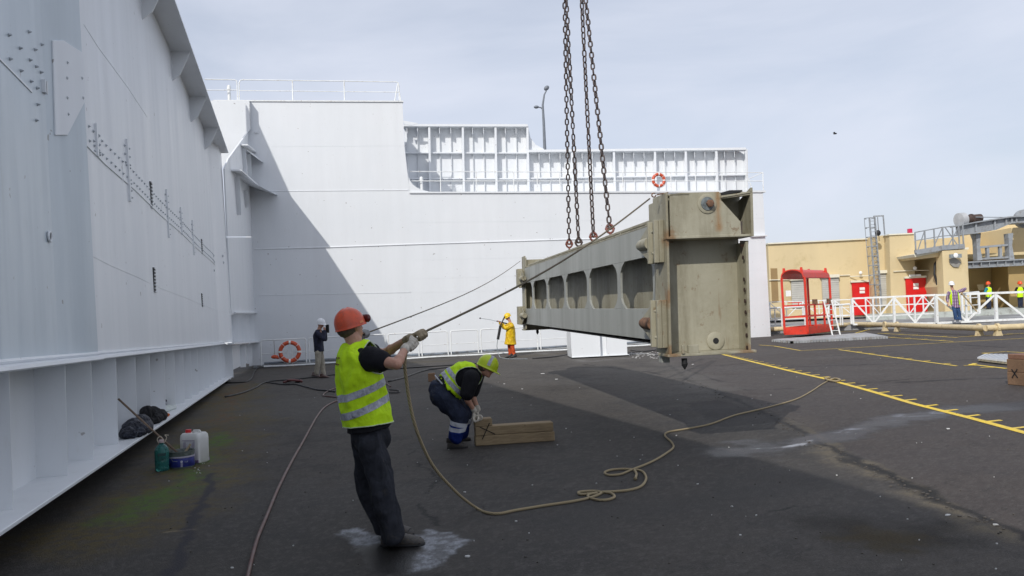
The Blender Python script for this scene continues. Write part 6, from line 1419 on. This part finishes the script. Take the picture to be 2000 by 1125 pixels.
def decal(c0, sx, sz, m, nm, par): return MB().box(c0, sx, .0008, sz, ax=(xa, ya, Z)).build(nm, m, par)
LAV = paint('lavender_print', (.22, .16, .28), .6)
lb_ = decal(nf + Z * .185 + xa * .01, .09, .11, paint('label_paper', (.58, .58, .60), .6, .1, 30), 'label', body)
for k, (x, z, w__) in enumerate(((0, .29, .09), (.005, .07, .07))): decal(nf - ya * .0015 + Z * z + xa * x, w__, .0035, LAV, 'label_line', lb_)
for k in range(7): decal(nf - ya * .0015 + Z * (.265 - k * .010) + xa * -.055, .02, .0018, LAV, 'label_line', lb_); decal(nf - ya * .0015 + Z * (.265 - k * .010) + xa * .07, .018, .0018, LAV, 'label_line', lb_)
decal(nf - ya * .0015 + Z * .20 + xa * .01, .018, .03, paint('dark_print', (.06, .05, .07), .6), 'label_mark', lb_); decal(nf - ya * .0016 + Z * .115 + xa * .045, .03, .01, LAV, 'label_mark', lb_)
MB().box(jc + Z * .03 - ya * .003, .135, d_, .018, ax=(xa, ya, Z)).build('tinted_base', paint('violet_tint', (.20, .15, .24), .4), t)
# bucket
bc = at_ground(355, 912); t = thing('paint_bucket', 'round metal paint tin with blue label and a brush standing inside', 'bucket', bc)
MB().lathe(bc, Z, [(.145, 0), (.15, .01), (.15, .19), (.156, .195), (.156, .205), (.145, .205), (.14, .19), (.138, .02)], 32).build('tin', paint('dirty_tin', (.10, .12, .11), .45, .3, 20), t, smooth=40)
MB().lathe(bc, Z, [(.152, .02), (.153, .022), (.153, .125), (.152, .127)], 32).build('label', paint('blue_tin_label', (.018, .025, .17), .4, .3, 14), t, smooth=40)
MB().lathe(bc, Z, [(.153, .127), (.156, .13), (.156, .142), (.153, .145)], 32).build('rim_band', paint('pale_band', (.42, .40, .48), .4), t, smooth=40)
MB().lathe(bc, Z, [(.001, .12), (.139, .12)], 24).build('paint_inside', paint('grey_paint', (.14, .14, .13), .4), t)
vd = (V((0, 0, 0)) + C0 - bc); vd.z = 0; vd.normalize(); vr = V((vd.y, -vd.x, 0)) * -1
MB().lathe(bc + vd * .153 + Z * .085, vd, [(.014, 0), (.014, .003)], 14).build('emblem', paint('pale_emblem', (.5, .5, .6), .5), t)
for k in range(4): MB().box(bc + vd * .1545 + Z * (.062 - k * .012), .012, .001, .003, ax=(vr, vd, Z)).build('label_line', paint('pale_emblem', (.5, .5, .6)), t)
MB().tube([bc - vr * .15 + Z * .18, bc + vd * .14 - vr * .1 + Z * .10, bc + vd * .15 + Z * .075 + vr * .06, bc + vr * .15 + Z * .18], .003, 5).build('bail', GREYST, t)
bh = MB().tube([bc + V((.02, 0, .14)), bc + vr * .11 + V((0, 0, .27))], .014, 8).build('brush', paint('brush_handle', (.35, .28, .18), .6)); tag(bh, 'short brush handle sticking out of the paint tin', 'brush')
# green bottle
bo = at_ground(317, 919); t = thing('bottle', 'clear teal five litre plastic bottle with a rope handle beside the paint tin', 'bottle', bo)
n = NT('teal_plastic'); n.b.inputs['Transmission Weight'].default_value = .55; n.b.inputs['IOR'].default_value = 1.33; TEAL = n.fin(n.mix(n.ramp(n.noise(9, 3, .5), .3, .7), (.04, .20, .19), (.07, .30, .27)), .12)
MB().lathe(bo, Z, [(.001, .0), (.070, .0), (.080, .012), (.082, .04), (.078, .055), (.082, .07), (.082, .13), (.079, .14), (.082, .15), (.082, .235), (.072, .275), (.045, .305), (.026, .318), (.026, .335)], 28).build('bottle_body', TEAL, t, smooth=50)
MB().lathe(bo + Z * .335, Z, [(.03, 0), (.03, .03), (.026, .034)], 18).build('cap', paint('pink_cap', (.45, .36, .36), .4), t, smooth=40)
vd2 = (C0 - bo); vd2.z = 0; vd2.normalize(); vr2 = V((-vd2.y, vd2.x, 0))
MB().box(bo + vd2 * .0815 + Z * .20, .045, .001, .018, ax=(vr2, vd2, Z)).build('label_mark', paint('dark_teal_print', (.01, .05, .05), .5), t)
for k in range(4): MB().box(bo + vd2 * .082 + Z * (.165 - k * .012), .05 - k * .006, .001, .002, ax=(vr2, vd2, Z)).build('label_line', paint('dark_teal_print', (.01, .05, .05)), t)
MB().tube(crv([bo + Z * .33 - vr2 * .03, bo + Z * .38 - vr2 * .045, bo + Z * .41 - vr2 * .01, bo + Z * .37 + vr2 * .02, bo + Z * .33 + vr2 * .03, bo + Z * .39 + vr2 * .06, bo + Z * .42 + vr2 * .04, bo + Z * .415 + vr2 * .085], 5), .006, 6).build('rope_handle', paint('rope_cream', (.45, .40, .32), .8), t, smooth='all')
# broom pole leaning
bp0 = bc + V((-.02, .02, .14)); uu, hh = hp(231, 779, XW + .02); bp1 = H(uu, XW + .02, hh)
q = MB().tube([bp0, bp0.lerp(bp1, .5) - Z * .004, bp1], .0135, 8).build('roller_pole', paint('brown_pole', (.16, .11, .075), .6, .2, 8), smooth='all'); tag(q, 'long brown wooden pole leaning from the paint tin against the ship side', 'pole')
# clothes on the ledge between the stiffeners
def lump(nm, lab, cat, c0, parts, m, vox=.012, fold=.035, fs=6, seed=0):
    t = thing(nm, lab, cat, c0); mb = MB()
    for (dx, dy, dz, a_, b_, c_) in parts: mb.ell(c0 + VPH.normalized() * dx + EX * dy + Z * dz * .75, VPH.normalized() * a_, EX * b_, Z * c_ * .75, 14, 9)
    o = solid(mb, 'cloth' if 'cap' not in nm else 'crown', m, t, vox, 2, fold, fs, seed=seed); return t, o
def ledge(px, py):
    uu, _ = hp(px, py, -1.98); d = ray(px, py); 
    # meet the top of the bottom flange
    n_ = VPH.cross(EX); return onplane(px, py, H(5, -2, HB), n_)
e0 = ledge(262, 848) + EX * .06
lump('jacket', 'crumpled black and dark blue jacket lying on the ledge beside the leaning pole', 'jacket', e0, [(-.25, -.02, .08, .40, .15, .10), (.22, -.01, .08, .40, .14, .11), (.0, -.06, .15, .34, .11, .10), (.42, -.06, .13, .26, .12, .15)], cloth('black_blue_jacket', (.018, .020, .030), .5, .5, 14, .03, (.10, .11, .14), .1), seed=3)
e1 = ledge(292, 826) + EX * .06
lump('jacket', 'black crumpled jacket lying farther along the ledge behind the first one', 'jacket', e1, [(-.1, -.02, .08, .40, .13, .11), (.35, -.01, .08, .40, .13, .12), (-.35, -.04, .24, .12, .09, .12), (.25, -.05, .17, .26, .10, .10)], cloth('black_fleece', (.014, .014, .016), .3, .8, 14, .03), seed=8)
e2 = ledge(322, 803) + EX * .05
lump('folded_vest', 'pale yellow-green and white folded vest on the ledge under the dark cap', 'vest', e2, [(-.15, -.05, .05, .2, .12, .06), (.25, -.03, .04, .3, .13, .05)], cloth('faded_vest', (.50, .58, .38), .2, .8, 9, .02, (.62, .66, .64), .3), seed=4, fold=.02)
lump('orange_glove', 'orange glove lying in front of the folded pale vest on the ledge', 'glove', ledge(320, 814), [(0, .03, .03, .12, .05, .03), (.15, .03, .025, .07, .04, .025)], cloth('orange_cloth', (.50, .12, .02), .3), seed=2, fold=.01)
e3 = ledge(316, 800) + EX * .03
lump('dark_hat', 'dark purple-black hat and bundle on the ledge behind the folded pale vest', 'hat', e3, [(0, -.07, .11, .2, .12, .10), (.28, -.05, .12, .22, .11, .11), (.1, -.05, .2, .24, .1, .05)], cloth('purple_black_cloth', (.035, .03, .055), .4, .6, 9, .02, (.12, .12, .17), .1), seed=6, fold=.012)

# ------------------------------------------------------------------ lifebuoys
def buoy(lab, c0, nrm, up_, R0, r0, par_extra=None):
    t = thing('lifebuoy', lab, 'lifebuoy', c0, 'lifebuoys on the ship'); nrm = nrm.normalized(); up_ = (up_ - nrm * up_.dot(nrm)).normalized(); rt_ = up_.cross(nrm)
    P_ = lambda a, k=1.0: c0 + (rt_ * math.cos(a) + up_ * math.sin(a)) * R0 * k
    o = MB().tube([P_(2 * math.pi * k / 36) for k in range(36)], r0, 12, closed=True).build('ring', paint('orange_buoy', (.58, .085, .03), .45, .12, 6, dirt=(.35, .06, .03), dirtamt=.2), t, smooth='all')
    for a in (R(88), R(178), R(268), R(358)): MB().tube([P_(a - .10), P_(a), P_(a + .10)], r0 * 1.06, 12, cap=False).build('white_band', SIGNW, t, smooth='all')
    for a in (R(40), R(130), R(215), R(310)): MB().tube([P_(a - .025), P_(a + .025)], r0 * 1.05, 12, cap=False).build('thin_band', SIGNW, t, smooth='all')
    for k in range(4):
        a0 = R(88 + 90 * k) ; MB().tube([c0 + (rt_ * math.cos(a0 + f * R(90)) + up_ * math.sin(a0 + f * R(90))) * (R0 + r0 * 1.08 + .02 * math.sin(f * math.pi)) for f in [i / 8 for i in range(9)]], .008, 5).build('grab_line', SIGNW, t)
    return t
bp_ = fx(566); b1 = onplane(566, 687, fb0 + NW * .16, NW)
t = buoy('lower orange lifebuoy with white bands hung on the guard rail left of the standing man', b1, NW, Z, .38, .082)
for dx in (-.09, .09): MB().bar(zz(b1, .0) + EW * dx - NW * .06, zz(b1, b1.z + .1) + EW * dx - NW * .06, .05, .03).build('bracket_leg', RAILW, t)
bg_ = onplane(537, 697, fb0 + NW * .1, NW); t = thing('heaving_bag', 'small orange line bag hanging on the guard rail beside the lower lifebuoy', 'bag', bg_)
mb = MB(); mb.ell(bg_, EW * .16, NW * .08, Z * .08, 12, 8); mb.ell(bg_ + EW * .12 + Z * -.03, EW * .1, NW * .07, Z * .07, 12, 8); solid(mb, 'bag', paint('orange_buoy', (.6, .1, .03)), t, .02, 3, .01, 12)
MB().tube([bg_ + Z * .05, onplane(535, 666, fb0 + NW * .08, NW)], .008, 5).build('strap', RUST, t)
b2 = onplane(1286.5, 352, W(1286, 352, .0), NW); buoy('upper orange lifebuoy with white bands hung on the upper deck railing', b2, NW, Z, .29, .075)
# ------------------------------------------------------------------ gull, hook tag, chips
gc_ = atd(1631, 261, 60); t = thing('gull', 'small dark bird flying in the sky right of the chains', 'bird', gc_)
MB().ell(gc_, V((.17, .05, .02)), V((0, .06, 0)), V((0, 0, .06)), 10, 6).build('body', BLACK, t, smooth='all')
MB().prism([gc_ + V(q) for q in ((-.06, 0, .03), (.06, 0, .03), (.02, .1, .16), (-.10, .15, .10))], V((0, .01, .01))).build('wing', BLACK, t); MB().prism([gc_ + V(q) for q in ((-.06, 0, .03), (.06, 0, .03), (-.06, -.1, -.06), (-.14, -.15, -.02))], V((0, .01, .01))).build('wing', BLACK, t)
hk = thing('spare_hook', 'small hook on a short line at the top left of the near girder head', 'hook', NF(1285, 381, .1))
MB().tube([NF(1305, 376, .1), NF(1283, 380.5, .1)], .008, 6).build('line', RUST, hk); MB().tube([NF(1277 + 4 * math.cos(a), 381 + 4 * math.sin(a), .1) for a in [k * .6 for k in range(10)]], .008, 6).build('ring', RUST, hk)
# paint flakes and crumbs scattered over the deck
rg_ = random.Random(11); mb = MB()
def chip(px, py, s_):
    c0 = g(px, py); a = rg_.uniform(0, 6.28); k = 5; h_ = .006 + s_ * .12
    pts = [c0 + V((math.cos(a + 6.283 * i / k) * s_ * rg_.uniform(.6, 1.2), math.sin(a + 6.283 * i / k) * s_ * rg_.uniform(.4, .9), .001)) for i in range(k)]; mb.prism(pts, V((rg_.uniform(-.3, .3) * s_, 0, h_)))
for _ in range(95):
    y = 700 + 425 * rg_.random() ** 1.7; x = rg_.uniform(430, 2000); s_ = rg_.uniform(.003, .009) * (1 + (rg_.random() < .12) * 1.3)
    if x > 1480 or y > 735: chip(x, y, s_ * (1.3 if y < 800 else 1))
for x, y, s_ in ((913, 1088, .022), (454, 1110, .014), (1008, 1019, .012), (1430, 990, .010), (1446, 1046, .012), (1850, 1007, .022), (1945, 1026, .02), (1353, 712, .05), (1060, 730, .05), (1087, 741, .045), (1852, 838, .03), (1362, 946, .012), (1020, 760, .03), (1062, 730, .03), (905, 730, .03), (985, 750, .03), (330, 940, .01)): chip(x, y, s_)
for _ in range(60): chip(rg_.uniform(1228, 1300), rg_.uniform(686, 700), rg_.uniform(.015, .05))
for _ in range(14): chip(rg_.uniform(372, 410), rg_.uniform(905, 925), rg_.uniform(.003, .009))
o = mb.build('paint_flakes', paint('paint_flake_white', (.62, .62, .60), .6, .2, 9), kind='stuff'); o['label'] = 'scattered white paint flakes and crumbs on the deck'
mb = MB(); 
for _ in range(110):
    x = rg_.uniform(1450, 2000) if rg_.random() < .35 else rg_.uniform(300, 1500); y = 705 + 400 * rg_.random(); chip(x, y, rg_.uniform(.004, .012))
for _ in range(160):
    f = rg_.random(); i = min(int(f * 8), 7); a, b = JN[1 + i], JN[min(2 + i, 9)]; f = rg_.random(); chip(a[0] + (b[0] - a[0]) * f + rg_.gauss(-6, 10), a[1] + (b[1] - a[1]) * f + rg_.gauss(3, 4), rg_.uniform(.006, .018))
o = mb.build('asphalt_crumbs', paint('asphalt_crumb', (.09, .08, .07), .9, .3, 9), kind='stuff'); o['label'] = 'loose dark asphalt crumbs along the cracked joint'
